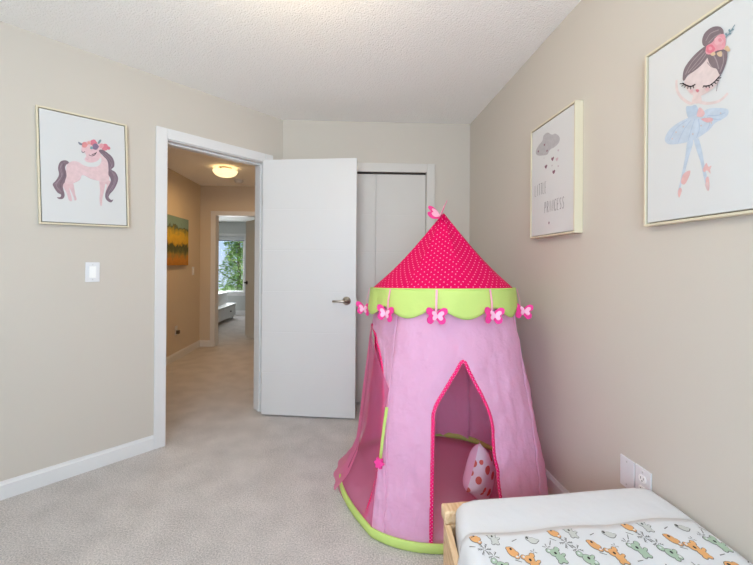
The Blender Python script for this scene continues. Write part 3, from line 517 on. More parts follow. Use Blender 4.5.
# ---------------------------------------------------------------- switches and sockets
SCREW = mat('plate_screw', (200, 200, 198), .4, metal=.3)
def plate(M, label, cat, kind, w=.070, h=.115, name='light_switch'):
    t = thing(name, (0, 0, 0), label, cat); t.matrix_world = M
    bm = bmesh.new(); box(bm, -w / 2, w / 2, -.006, 0, -h / 2, h / 2, .0025); obj('cover_plate', bm, PLASTIC, t)
    if kind == 'rocker':
        bm = bmesh.new(); box(bm, -.0165, .0165, -.0085, -.0055, -.0335, .0335, .001); obj('rocker', bm, mat('rocker_plastic', (246, 246, 244), .3), t)
    if kind == 'outlet':
        g = obj_outlet(t)
    for z in (-.043, .043):
        bm = bmesh.new(); cyl(bm, (0, -.0072, z), (0, -.0058, z), .0032, 10); obj('screw', bm, SCREW, t)
    return t
SLOT = mat('socket_slot', (50, 48, 46), .6)
def obj_outlet(t):
    for s in (-1, 1):
        bm = bmesh.new(); pts = [(.0165 * math.cos(2 * PI * i / 20), max(-.0125, min(.0125, .0165 * math.sin(2 * PI * i / 20)))) for i in range(20)]
        a = [bm.verts.new((x, -.0082, z + s * .0195)) for x, z in pts]; b = [bm.verts.new((x, -.0055, z + s * .0195)) for x, z in pts]
        bm.faces.new(a); bm.faces.new(b)
        for i in range(20): bm.faces.new((a[i], a[(i + 1) % 20], b[(i + 1) % 20], b[i]))
        f = obj('socket_face', bm, mat('rocker_plastic', (246, 246, 244), .3), t)
        bm = bmesh.new()
        for x, h in ((-.0063, .0042), (.0063, .0034)): box(bm, x - .001, x + .001, -.0086, -.0081, s * .0195 + .002 - h, s * .0195 + .002 + h)
        cyl(bm, (0, -.0086, s * .0195 - .0075), (0, -.0081, s * .0195 - .0075), .0024, 10)
        obj('slots', bm, SLOT, f)
plate(MW @ Matrix.Translation((-1.336, 0, 1.159)), 'white rocker light switch on the wall below the unicorn picture', 'light switch', 'rocker')
plate(Matrix.Translation((XR, 1.366, .432)) @ Matrix.Rotation(-PI / 2, 4, 'Z'), 'blank white wall plate beside the bed, next to the tent', 'wall plate', 'blank', name='wall_plate')
plate(Matrix.Translation((XR, 1.291, .434)) @ Matrix.Rotation(-PI / 2, 4, 'Z'), 'white double socket on the wall just above the bed corner', 'wall socket', 'outlet', name='wall_socket')
plate(Matrix.Translation((-2.11, 5.25, 1.108)) @ Matrix.Rotation(PI / 2, 4, 'Z'), 'light switch on the hall wall beside the landscape painting', 'light switch', 'rocker')
ps = plate(Matrix.Translation((-2.11, 4.74, .37)) @ Matrix.Rotation(PI / 2, 4, 'Z'), 'low wall socket in the hall with a plug-in adaptor', 'wall socket', 'outlet', name='wall_socket')
t = thing('plug_adaptor', (-2.10, 4.74, .35), 'small dark adaptor plugged into the hall socket', 'plug')
bm = bmesh.new(); box(bm, 0, .035, -.02, .02, -.022, .022, .004); obj('adaptor_body', bm, mat('adaptor_plastic', (96, 78, 60), .5), t)
bm = bmesh.new(); box(bm, .034, .040, -.006, .006, -.006, .006, .001); obj('cable_exit', bm, mat('adaptor_plastic', (96, 78, 60), .5), t)

# ---------------------------------------------------------------- ceiling lamps
def bowl_mat(strength):
    m = mat('lamp_glass_%d' % int(strength * 10), (255, 240, 215), .4, emit=(255, 226, 170), estr=strength); return m
def ceiling_lamp(loc, label, glass, name='ceiling_lamp'):
    t = thing(name, loc, label, 'ceiling lamp')
    bm = bmesh.new(); lathe(bm, [(0, 0), (.075, 0), (.075, -.022), (.06, -.03), (0, -.03)], 32); obj('base', bm, NICKEL, t, True)
    bm = bmesh.new(); lathe(bm, [(.138, -.038), (.140, -.042), (.132, -.062), (.112, -.084), (.08, -.101), (.04, -.110), (0, -.112)], 40); o = obj('glass_bowl', bm, glass, t, True); solid(o, .003)
    for k in range(3):
        a = k * 2 * PI / 3 + .5; bm = bmesh.new(); c, s = math.cos(a), math.sin(a)
        tube(bm, [(.07 * c, .07 * s, -.018), (.13 * c, .13 * s, -.028), (.146 * c, .146 * s, -.036), (.142 * c, .142 * s, -.048)], .005, 8); obj('clip', bm, NICKEL, t, True)
    return t
HL = (-1.42, 4.45, 2.35)
ceiling_lamp(HL, 'glowing frosted dome lamp on the hall ceiling', bowl_mat(1.3))
hg = area('hall_bulb', (HL[0], HL[1], HL[2] - .125), (HL[0], HL[1], 0), .24, .24, 7, (1, .64, .30)); hg.data.shape = 'DISK'
RL = (-.2, 1.25, 2.44)
ceiling_lamp(RL, 'dome lamp on the room ceiling above the photographer', bowl_mat(1.3))
point('room_bulb', (RL[0], RL[1], RL[2] - .30), 12, (1, .83, .58), .14)
t = thing('smoke_detector', (-1.45, 5.12, 2.35), 'round smoke detector on the hall ceiling behind the dome lamp', 'smoke detector')
bm = bmesh.new(); lathe(bm, [(0, 0), (.062, 0), (.062, -.012), (.056, -.02), (0, -.02)], 32); obj('base', bm, PLASTIC, t, True)
bm = bmesh.new(); lathe(bm, [(.05, -.02), (.046, -.034), (.03, -.038), (0, -.038)], 32); obj('cover', bm, PLASTIC, t, True)

# ---------------------------------------------------------------- far bedroom furniture
WHITEP = mat('dresser_paint', (236, 236, 234), .4)
t = thing('dresser', (-2.75, 7.75, 0), 'low white drawer chest under the far bedroom window', 'dresser')
DX = .32; DY0, DY1 = -1.0, .68
bm = bmesh.new(); box(bm, -DX, DX - .02, DY0, DY1, .06, .30, .004); obj('body', bm, WHITEP, t)
bm = bmesh.new(); box(bm, -DX, DX + .01, DY0 - .02, DY1 + .02, .302, .335, .006); obj('top', bm, WHITEP, t)
for k in range(2):
    y0 = DY0 + .02 + k * .83
    bm = bmesh.new(); box(bm, DX - .018, DX, y0, y0 + .80, .085, .29, .004); dr = obj('drawer', bm, WHITEP, t)
    bm = bmesh.new(); lathe(bm, [(0, 0), (.01, 0), (.008, .012), (.016, .02), (.012, .03), (0, .032)], 14, (DX, y0 + .40, .20), Matrix.Rotation(PI / 2, 4, 'Y')); obj('knob', bm, DARKMETAL, dr, True)
for x in (-DX + .05, DX - .06):
    for y in (DY0 + .06, DY1 - .06):
        bm = bmesh.new(); box(bm, x - .02, x + .02, y - .02, y + .02, 0, .062); obj('leg', bm, WHITEP, t)
t = thing('storage_box', (-2.80, 8.0, .335), 'white lidded box sitting on the far bedroom drawer chest', 'box')
bm = bmesh.new(); box(bm, -.2, .2, -.34, .34, 0, .21, .008); obj('box_body', bm, WHITEP, t)
bm = bmesh.new(); box(bm, -.21, .21, -.35, .35, .21, .25, .008); obj('lid', bm, WHITEP, t)
t = thing('roller_blind', (-2.705, 8.84, 1.86), 'narrow white rolled blind with a grey bar at the top of the far window', 'blind')
bm = bmesh.new(); cyl(bm, (-.33, .03, -.03), (.33, .03, -.03), .024, 16); obj('roll', bm, mat('blind_fabric', (216, 218, 220), .8), t)
bm = bmesh.new(); box(bm, -.33, .33, .022, .036, -.098, -.05); obj('fabric', bm, mat('blind_fabric', (216, 218, 220), .8), t)
bm = bmesh.new(); box(bm, -.33, .33, .016, .042, -.115, -.095, .003); obj('bottom_bar', bm, mat('blind_bar', (110, 116, 128), .5), t)

# tree outside the far window
t = thing('tree', (-4.0, 14.2, -1.2), 'leafy green tree outside the far bedroom window', 'tree')
bm = bmesh.new(); tube(bm, [(0, 0, 0), (.03, 0, 1.4), (-.02, .05, 3), (0, 0, 4.6)], [.11, .09, .06, .02], 10)
for k in range(16):
    z = .9 + k * .21; a = k * 2.4; L = .9 * (1 - k / 22)
    tube(bm, [(0, 0, z), (L * .5 * math.cos(a), L * .5 * math.sin(a), z + .15), (L * math.cos(a), L * math.sin(a), z + .42)], [.03, .018, .006], 6)
obj('trunk', bm, mat('bark', (120, 104, 88), .9, bump=20, bstr=.4), t, True)
bm = bmesh.new(); rr = random.Random(7)
for i in range(5200):
    z = rr.uniform(.7, 4.7); R = .95 * (1 - (z - .7) / 5.0) + .12
    a = rr.uniform(0, 2 * PI); q = R * math.sqrt(rr.uniform(.08, 1)) * (.75 + .25 * math.sin(3 * a + z * 5))
    p = Vector((q * math.cos(a), q * math.sin(a), z)); s = rr.uniform(.045, .085)
    E = Matrix.Rotation(rr.uniform(0, 6.3), 3, 'Z') @ Matrix.Rotation(rr.uniform(-.9, .9), 3, 'X') @ Matrix.Rotation(rr.uniform(-.5, .5), 3, 'Y')
    vs = [bm.verts.new(p + E @ Vector(v)) for v in ((-s, 0, 0), (0, -s * .5, .01), (s, 0, 0), (0, s * .5, .01))]
    f = bm.faces.new(vs); f.material_index = rr.choice((0, 0, 1, 2))
lv = obj('leaves', bm, [mat('leaf_green', (150, 188, 90), .5, trans=.4), mat('leaf_dark', (104, 146, 70), .5, trans=.4), mat('leaf_light', (190, 214, 120), .5, trans=.4)], t)
lv['kind'] = 'stuff'
bm = bmesh.new(); box(bm, -12, 4, 9.5, 40, -1.35, -1.2)
struct(obj('ground_outside', bm, mat('lawn', (120, 146, 88), .95, var=.2, vscale=3)), 'ground', 'green ground outside the far window')

# ================================================================ framed prints
def art_mesh(name, layers, parent, z0=-.0006):
    cols = {}; bm = bmesh.new(); mats = []
    soft = lambda c: tuple(int((v * .82 + 224 * .18) * .93) for v in c) if max(c) > 60 else c
    layers = [(e[0], soft(e[1])) + tuple(e[2:]) for e in layers]
    for i, e in enumerate(layers):
        if e[1] not in cols:
            cols[e[1]] = len(mats); mats.append(mat('ink_%d_%d_%d' % e[1], e[1], .8, spec=.2, var=.06, vscale=60))
        z = z0 - i * .00004
        if e[0] == 'F': flat_face(bm, spline(e[2], 4) if len(e[2]) > 3 else e[2], z, cols[e[1]])
        else: flat_stroke(bm, spline(e[2], 5, False) if len(e[2]) > 2 else e[2], e[3], z, cols[e[1]])
    me = bpy.data.meshes.new(name); bm.to_mesh(me); bm.free()
    for m in mats: me.materials.append(m)
    o = bpy.data.objects.new(name, me); COL.objects.link(o); o.parent = parent; return o
def framed(name, M, w, h, depth, rim, label, recess=.004, artdep=.004):
    t = thing(name, (0, 0, 0), label, 'picture'); t.matrix_world = M
    # frame front at y = 0, wall at y = +depth
    bm = bmesh.new()
    for x0, x1, z0, z1 in ((-w / 2, -w / 2 + rim, -h / 2, h / 2), (w / 2 - rim, w / 2, -h / 2, h / 2), (-w / 2 + rim, w / 2 - rim, -h / 2, -h / 2 + rim), (-w / 2 + rim, w / 2 - rim, h / 2 - rim, h / 2)):
        box(bm, x0, x1, 0, depth, z0, z1, .0008, seg=1)
    obj('frame', bm, GOLD, t)
    bm = bmesh.new(); box(bm, -w / 2 + rim, w / 2 - rim, depth * .6, depth * .8, -h / 2 + rim, h / 2 - rim); obj('backing', bm, GAP, t)
    g = rim + .004
    bm = bmesh.new(); box(bm, -w / 2 + g, w / 2 - g, artdep, depth * .6, -h / 2 + g, h / 2 - g, .0015); c = obj('canvas', bm, CANVAS, t)
    return t, c
MU = MW @ Matrix.Translation((-1.3758, -.03, 1.7417)) @ Matrix.Rotation(math.radians(-1.6), 4, 'Y')
t, c = framed('unicorn_picture', MU, .425, .630, .028, .009, 'framed pink unicorn print hung tilted beside the doorway')
art_mesh('unicorn_print', UNICORN, c, .0034)
MB_ = Matrix.Translation((1.052, 1.067, 1.657)) @ Matrix.Rotation(-PI / 2, 4, 'Z')
t, c = framed('ballerina_picture', MB_, .405, .602, .027, .008, 'framed ballerina print in a blue tutu on the right wall')
art_mesh('ballerina_print', BALLERINA, c, .0034)
MC = Matrix.Translation((1.040, 1.847, 1.668)) @ Matrix.Rotation(-PI / 2, 4, 'Z')
t, c = framed('cloud_picture', MC, .405, .602, .039, .008, 'deep framed print of a grey cloud raining hearts with lettering')
# thin hand lettering
GL = {'L': [[(0, 1), (0, 0), (.7, 0)]], 'I': [[(0, 1), (0, 0)]], 'T': [[(0, 1), (.8, 1)], [(.4, 1), (.4, 0)]], 'E': [[(.7, 1), (0, 1), (0, 0), (.7, 0)], [(0, .52), (.55, .52)]],
      'P': [[(0, 0), (0, 1), (.5, 1), (.65, .85), (.62, .62), (.45, .5), (0, .5)]], 'R': [[(0, 0), (0, 1), (.5, 1), (.65, .85), (.62, .62), (.45, .5), (0, .5)], [(.3, .5), (.7, 0)]],
      'N': [[(0, 0), (0, 1), (.65, 0), (.65, 1)]], 'C': [[(.7, .88), (.5, 1), (.2, 1), (0, .75), (0, .25), (.2, 0), (.5, 0), (.7, .12)]],
      'S': [[(.65, .88), (.45, 1), (.15, .95), (.03, .75), (.2, .55), (.5, .45), (.65, .25), (.5, .05), (.2, 0), (0, .12)]]}
def letters(word, x0, x1, z0, z1):
    out = []; n = len(word); st = (x1 - x0) / n; cw = st * .68
    for i, ch in enumerate(word):
        k = .5 if ch == 'I' else 0
        for s in GL[ch]: out.append(('L', (122, 118, 124), [(x0 + i * st + (x + k * .7) * cw, z0 + z * (z1 - z0)) for x, z in s], .0026))
    return out
def art_letters(layers):
    return layers
TXT = letters('LITTLE', -.154, -.033, -.073, -.014) + letters('PRINCESS', -.054, .128, -.177, -.121)
art_mesh('cloud', CLOUD[:1], c, .0034)
for e in CLOUD[1:]: art_mesh('heart', [e], c, .0032)
for ws in (TXT[:9], TXT[9:]):
    bm = bmesh.new()
    for e in ws: flat_stroke(bm, e[2], e[3], .0031, 0)
    obj('lettering', bm, mat('ink_122_118_124', (122, 118, 124), .8, spec=.2), c)

# hall painting: a plain landscape of coloured bands, no frame
def landscape_mat():
    m = bpy.data.materials.new('painted_landscape'); m.use_nodes = True; n = m.node_tree; b = n.nodes['Principled BSDF']; b.inputs['Roughness'].default_value = .6
    tc = n.nodes.new('ShaderNodeTexCoord'); sp = n.nodes.new('ShaderNodeSeparateXYZ'); n.links.new(tc.outputs['Object'], sp.inputs[0])
    nz = n.nodes.new('ShaderNodeTexNoise'); nz.inputs['Scale'].default_value = 14; nz.inputs['Detail'].default_value = 6; n.links.new(tc.outputs['Object'], nz.inputs['Vector'])
    mp = n.nodes.new('ShaderNodeMapRange'); mp.inputs[1].default_value = -.3; mp.inputs[2].default_value = .3; n.links.new(sp.outputs[2], mp.inputs[0])
    ad = n.nodes.new('ShaderNodeMath'); ad.operation = 'MULTIPLY_ADD'; ad.inputs[1].default_value = .38; n.links.new(nz.outputs['Fac'], ad.inputs[0]); n.links.new(mp.outputs[0], ad.inputs[2])
    sb = n.nodes.new('ShaderNodeMath'); sb.operation = 'SUBTRACT'; sb.inputs[1].default_value = .19; n.links.new(ad.outputs[0], sb.inputs[0])
    r = n.nodes.new('ShaderNodeValToRGB'); n.links.new(sb.outputs[0], r.inputs[0])
    st = [(0, (176, 120, 30)), (.12, (196, 132, 40)), (.22, (150, 130, 60)), (.3, (92, 96, 50)), (.4, (70, 78, 44)), (.47, (200, 160, 40)), (.6, (214, 176, 48)), (.74, (150, 140, 60)), (.79, (70, 84, 62)), (.83, (120, 152, 146)), (1, (122, 150, 142))]
    e = r.color_ramp.elements
    while len(e) < len(st): e.new(.5)
    for k, (p, c_) in enumerate(st): e[k].position = p; e[k].color = (*lin(c_), 1)
    n.links.new(r.outputs[0], b.inputs['Base Color']); return m
t = thing('landscape_painting', (0, 0, 0), 'unframed yellow and green landscape canvas on the hall wall', 'picture')
t.matrix_world = Matrix.Translation((-2.072, 4.66, 1.488)) @ Matrix.Rotation(PI / 2, 4, 'Z')
bm = bmesh.new(); box(bm, -.345, .345, 0, .006, -.30, .30, .002); obj('painted_canvas', bm, landscape_mat(), t)
bm = bmesh.new(); box(bm, -.343, .343, .006, .037, -.298, .298); obj('stretcher', bm, mat('canvas_edge', (92, 78, 58), .8), t)

# ================================================================ play tent
TX, TY = .505, 2.075
def lerp_tab(x, xs, ys):
    if x <= xs[0]: return ys[0]
    for a, b, p, q in zip(xs, xs[1:], ys, ys[1:]):
        if x <= b: return p + (q - p) * (x - a) / (b - a)
    return ys[-1]
def Rm(z): return lerp_tab(z, [0, .1, .2, .35, .5, .67, .93, 1.1], [.545, .541, .532, .512, .488, .451, .392, .362])
def Rt(th, z):
    r = Rm(z) * (1 + (.024 * max(0, 1 - z / 1.1) + .012) * math.cos(4 * (th - math.radians(50))))
    d = (math.degrees(th) + 180) % 360 - 180
    if 40 < d < 130: r += .034 * math.cos((d - 85) / 45 * PI / 2) * max(0, min(1, (.5 - z) / .4))   # the right side bellies out
    if -168 < d < -42:                      # the open side sags inwards
        b = math.cos((d + 84) / (42 if d > -84 else 84) * PI / 2) ** .7
        r -= b * max(0, r - lerp_tab(z, [0, .08, .2, .3, .54, .75, .89, 1.1], [.53, .475, .425, .415, .398, .380, .370, .362]))
    return r
def cx_(z): return TX + .035 * z / 1.1
def TP(th, z, off=0.):
    r = Rt(th, z) + off; return Vector((cx_(z) - TX + r * math.sin(th), -r * math.cos(th), z))
D2R = math.radians
def cornL(z): return lerp_tab(z, [0, .028, .258, .505, .671, .85, .935], [-35, -35.3, -36.7, -39.5, -42.9, -45.6, -46.4])
def cornR(z): return lerp_tab(z, [0, .18, .435, .61, .8, .86], [46, 46.2, 47.4, 51.1, 56, 60])
def cornBR(z): return 141
def cornBL(z): return 231
tent = thing('play_tent', (TX, TY, 0), 'pink castle play tent with a dotted hot pink roof and green valance', 'play tent')
PINK = mat('tent_pink', (248, 212, 246), .55, spec=.3, bump=17, bstr=.6, bdist=.014, trans=.46, tcol=(255, 150, 190), sheen=.1)
HOT = mat('hot_pink_trim', (232, 22, 112), .6)
LIME = mat('lime_fabric', (194, 216, 118), .7, bump=16, bstr=.45, bdist=.012)
FELT = mat('hot_pink_felt', (240, 62, 150), .85)
FELTL = mat('light_pink_felt', (250, 188, 214), .85)
RIB = mat('pale_pink_ribbon', (246, 170, 192), .7)
SEAM = mat('seam_pink', (244, 198, 230), .6)
MAUVE = mat('tent_floor_mauve', (220, 168, 184), .8, spec=.15, bump=60, bstr=.2, bdist=.002)
TUL = tulle('tulle_pink', (238, 140, 186), .52)
TUL2 = tulle('tulle_pink_dense', (255, 160, 205), .24)
MESH = tulle('door_mesh', (214, 110, 160), .62)
def dotted(name, base, dot, scale, thr):
    m = mat(name, base, .7, spec=.12); n = m.node_tree; b = n.nodes['Principled BSDF']; tc = n.nodes['Texture Coordinate']
    mp = n.nodes.new('ShaderNodeMapping'); mp.inputs['Rotation'].default_value = (0, 0, PI / 4); n.links.new(tc.outputs['UV'], mp.inputs[0])
    v = n.nodes.new('ShaderNodeTexVoronoi'); v.voronoi_dimensions = '2D'; v.inputs['Scale'].default_value = scale; v.inputs['Randomness'].default_value = 0
    n.links.new(mp.outputs[0], v.inputs['Vector'])
    lt = n.nodes.new('ShaderNodeMath'); lt.operation = 'LESS_THAN'; lt.inputs[1].default_value = thr; n.links.new(v.outputs['Distance'], lt.inputs[0])
    mx = n.nodes.new('ShaderNodeMix'); mx.data_type = 'RGBA'; mx.inputs['A'].default_value = (*lin(base), 1); mx.inputs['B'].default_value = (*lin(dot), 1)
    n.links.new(lt.outputs[0], mx.inputs['Factor']); n.links.new(mx.outputs['Result'], b.inputs['Base Color']); return m
ROOF = dotted('roof_dotted', (216, 0, 86), (246, 160, 196), 41, .12)
TRIMD = dotted('trim_dotted', (232, 20, 108), (255, 214, 230), 95, .16)
SPOT = mat('cushion_spots', (226, 214, 224), .8)
def spot_setup():
    n = SPOT.node_tree; b = n.nodes['Principled BSDF']; tc = n.nodes['Texture Coordinate']
    v = n.nodes.new('ShaderNodeTexVoronoi'); v.inputs['Scale'].default_value = 15; v.inputs['Randomness'].default_value = .55; n.links.new(tc.outputs['Object'], v.inputs['Vector'])
    lt = n.nodes.new('ShaderNodeMath'); lt.operation = 'LESS_THAN'; lt.inputs[1].default_value = .32; n.links.new(v.outputs['Distance'], lt.inputs[0])
    mx = n.nodes.new('ShaderNodeMix'); mx.data_type = 'RGBA'; mx.inputs['A'].default_value = (*lin((228, 218, 228)), 1); mx.inputs['B'].default_value = (*lin((208, 104, 92)), 1)
    n.links.new(lt.outputs[0], mx.inputs['Factor']); n.links.new(mx.outputs['Result'], b.inputs['Base Color'])
spot_setup()
def wr(th, z, seed):
    p = Vector((math.sin(th) * 2.2, math.cos(th) * 2.2, z * 2.6 + seed))
    a = noise.noise(p * 1.6) * .009 + noise.noise(p * 5.2 + Vector((z * 3, 0, 0))) * .0055 + noise.noise(p * 11 + Vector((z * 9, 0, 3))) * .0022
    k = abs(noise.noise(Vector((th * 6 + z * 5, z * 4 - th * 3, seed)) * 1.5)); a += (.22 - min(.22, k)) * .022
    return a * min(1, (1.1 - z) / .25) * min(1, z / .06 + .2)
FL = [(.781, 1.4), (.73, -3.77), (.675, -8.55), (.625, -12.37), (.571, -15.35), (.515, -15.56), (.414, -15.28), (.295, -14.95), (.177, -14.64), (0, -14.2)]
FR = [(.781, 1.4), (.733, 5.04), (.681, 8.54), (.629, 11.84), (.578, 14.93), (.507, 16.49), (.423, 17), (.341, 18), (.238, 19.4), (.093, 21.8), (0, 23.2)]
SR = [(.872, -98), (.847, -81.4), (.834, -74.2), (.775, -64.4), (.686, -53.5), (.593, -47.8), (.494, -44.8), (.372, -43), (.245, -42.8), (.129, -45.8), (.05, -48.6), (0, -50)]
SL = [(.872, -98), (.847, -106), (.834, -110), (.775, -117), (.687, -122), (.598, -125), (.4, -126), (0, -126)]
def tab(T): 
    q = sorted(T); return [a for a, _ in q], [b for _, b in q]
TF = tab(FL), tab(FR)
TS = tab(SL), tab(SR)
def panel(name, ca, cb, opening, apex, mid, seed):
    NZ = 56; ZT = 1.075
    zs = sorted({round(.0 + ZT * i / NZ, 4) for i in range(NZ + 1)} | ({apex} if apex else set()))
    bm = bmesh.new(); pen = .003
    def strip(a, b, n):
        prev = None
        for z in zs:
            A, B = a(z), b(z)
            row = []
            for i in range(n + 1):
                th = D2R(A + (B - A) * i / n)
                e = min(i, n - i) / n
                row.append(bm.verts.new(TP(th, z, wr(th, z, seed) - .004)))
            if prev:
                for i in range(n): bm.faces.new((prev[i], prev[i + 1], row[i + 1], row[i]))
            prev = row
    if opening is None: strip(ca, cb, 40)
    else:
        la = lambda z: lerp_tab(z, *opening[0]) if z < apex else mid
        lb = lambda z: lerp_tab(z, *opening[1]) if z < apex else mid
        strip(ca, la, 24); strip(lb, cb, 24)
        bmesh.ops.remove_doubles(bm, verts=bm.verts, dist=.0004)
    o = obj(name, bm, PINK, tent, True); solid(o, .0016); return o
pF = panel('wall_panel', cornL, cornR, TF, .781, 1.4, 1.0)
pR = panel('wall_panel', cornR, cornBR, None, None, 0, 2.0)
pB = panel('wall_panel', cornBR, cornBL, None, None, 0, 3.0)
pL = panel('wall_panel', lambda z: cornBL(z) - 360, cornL, TS, .872, -98, 4.0)
def ribbon_path(name, pts, w, m, parent, nrm, uvs=True):
    """flat band along a path on the tent, with uv in metres"""
    bm = bmesh.new(); uv = bm.loops.layers.uv.new('uv'); L = 0; rows = []
    for i, p in enumerate(pts):
        t = (pts[min(i + 1, len(pts) - 1)] - pts[max(i - 1, 0)]).normalized(); n = nrm(p); s = t.cross(n).normalized()
        if i: L += (p - pts[i - 1]).length
        rows.append((L, [bm.verts.new(p + s * w * a / 2 + n * b) for a, b in ((-1, .001), (-.6, .004), (.6, .004), (1, .001), (.6, -.004), (-.6, -.004))]))
    for (l0, a), (l1, b) in zip(rows, rows[1:]):
        for k in range(6):
            q = (k + 1) % 6; f = bm.faces.new((a[k], a[q], b[q], b[k]))
            for lp, (u, v_) in zip(f.loops, ((l0, k), (l0, q), (l1, q), (l1, k))): lp[uv].uv = (u, v_ * w * .45)
    bm.faces.new(rows[0][1]); bm.faces.new(rows[-1][1])
    return obj(name, bm, m, parent, True)
def outward(p): return Vector((p.x, p.y, .12)).normalized()
def dense(path, seed, off=.0, k=5):
    s = spline([(a, z) for z, a in path], k, False)
    return [TP(D2R(a), max(z, .004), wr(D2R(a), max(z, .004), seed) + off - .004) for a, z in s]
ribbon_path('door_trim', dense(list(reversed(FL)) + FR[1:], 1.0, .001, 4), .017, TRIMD, pF, outward)
ribbon_path('door_trim', dense(list(reversed(SL)) + SR[1:], 4.0, .001, 4), .015, TRIMD, pL, outward)
# corner poles sewn into sleeves
for cf, sd in ((cornL, 1.0), (cornR, 1.0), (cornBR, 2.0), (cornBL, 3.0)):
    bm = bmesh.new(); zz = [i * .99 / 26 for i in range(27)]
    tube(bm, [TP(D2R(cf(z)), z, wr(D2R(cf(z)), z, sd) - .0025) for z in zz], .004, 8); obj('pole_sleeve', bm, PINK, tent, True)
# bottom hem and floor sheet
bm = bmesh.new(); n = 96
tube(bm, [TP(2 * PI * i / n, .022, .004) for i in range(n)], .022, 10, False, 0, True, 1., (0, 0, 1))
for v in bm.verts:
    q = TP(math.atan2(v.co.x, -v.co.y), .022, .004); h = Vector((v.co.x, v.co.y, 0)); h0 = Vector((q.x, q.y, 0)); v.co.x, v.co.y = (h0 + (h - h0) * .5).x, (h0 + (h - h0) * .5).y
hem = obj('hem', bm, LIME, tent, True)
bm = bmesh.new(); cen = bm.verts.new((0, 0, .012)); rings = []
for q in (.25, .5, .75, .97):
    rings.append([bm.verts.new(Vector((TP(2 * PI * i / 64, 0).x * q, TP(2 * PI * i / 64, 0).y * q, .012 + .004 * noise.noise(Vector((i * .3, q * 9, 2)))))) for i in range(64)])
for i in range(64): bm.faces.new((cen, rings[0][i], rings[0][(i + 1) % 64]))
for a, b in zip(rings, rings[1:]):
    for i in range(64): bm.faces.new((a[i], a[(i + 1) % 64], b[(i + 1) % 64], b[i]))
fl = obj('floor_sheet', bm, MAUVE, tent, True); solid(fl, .003)
# roof cone, uv per gore so that dots run in rows
RC = Vector((.54 - TX, 0, 0)); AP = Vector((.556 - TX, 0, 1.512)); RR, RZ = .388, 1.086
def tilt(th): return .018 * math.cos(th + D2R(14)) - .006 + .007 * math.sin(th)
NB = 9; B0 = -16.8
def roof_pt(th, s):
    rim = RC + Vector((RR * math.sin(th), -RR * math.cos(th), RZ + tilt(th)))
    p = AP.lerp(rim, s)
    ph = (math.degrees(th) - B0 - 20) / 40.0
    sag = math.sin(PI * s) * (.006 + .008 * abs(math.sin(PI * ph)))
    p -= Vector((math.sin(th), -math.cos(th), .9)) * sag * (1.0 if s < .98 else 0)
    return p
bm = bmesh.new(); uv = bm.loops.layers.uv.new('uv'); NS = 24; NT = 108
g = [[bm.verts.new(roof_pt(2 * PI * i / NT, max(.012, j / NS))) for i in range(NT)] for j in range(NS + 1)]
slant = math.hypot(RR, AP.z - RZ)
for j in range(NS):
    for i in range(NT):
        k = (i + 1) % NT; f = bm.faces.new((g[j][i], g[j][k], g[j + 1][k], g[j + 1][i]))
        gi = i // 12; am = 2 * PI * (gi * 12 + 6) / NT
        for lp, (jj, ii) in zip(f.loops, ((j, i), (j, i + 1), (j + 1, i + 1), (j + 1, i))):
            lp[uv].uv = ((2 * PI * ii / NT - am) * RR * jj / NS + gi * .3, slant * jj / NS)
bm.faces.new([v for v in g[0]])
roof = obj('roof', bm, ROOF, tent, True); solid(roof, .0016, -1)
# scalloped valance
bm = bmesh.new(); NV = 216; rows = []
def vbot(deg):
    ph = ((deg - B0) % 40) / 40.0
    return 1.004 - .050 * (.5 - .5 * math.cos(2 * PI * ph)) ** .8
for j in range(9):
    row = []
    for i in range(NV):
        deg = 360 * i / NV; th = D2R(deg); zb = vbot(deg); q = j / 8; z = 1.094 + (zb - 1.094) * q
        r = .391 + .012 * q + .005 * noise.noise(Vector((math.sin(th) * 5, math.cos(th) * 5, z * 9))) + .004 * q * math.sin(D2R((deg - B0) * 9))
        row.append(bm.verts.new(RC + Vector((r * math.sin(th), -r * math.cos(th), z + tilt(th)))))
    rows.append(row)
for a, b in zip(rows, rows[1:]):
    for i in range(NV): bm.faces.new((a[i], a[(i + 1) % NV], b[(i + 1) % NV], b[i]))
val = obj('valance', bm, LIME, tent, True); solid(val, .003)
bm = bmesh.new(); tube(bm, [RC + Vector((.391 * math.sin(2 * PI * i / 96), -.391 * math.cos(2 * PI * i / 96), 1.092 + tilt(2 * PI * i / 96))) for i in range(96)], .0045, 8, False, 0, True); obj('piping', bm, LIME, val, True)
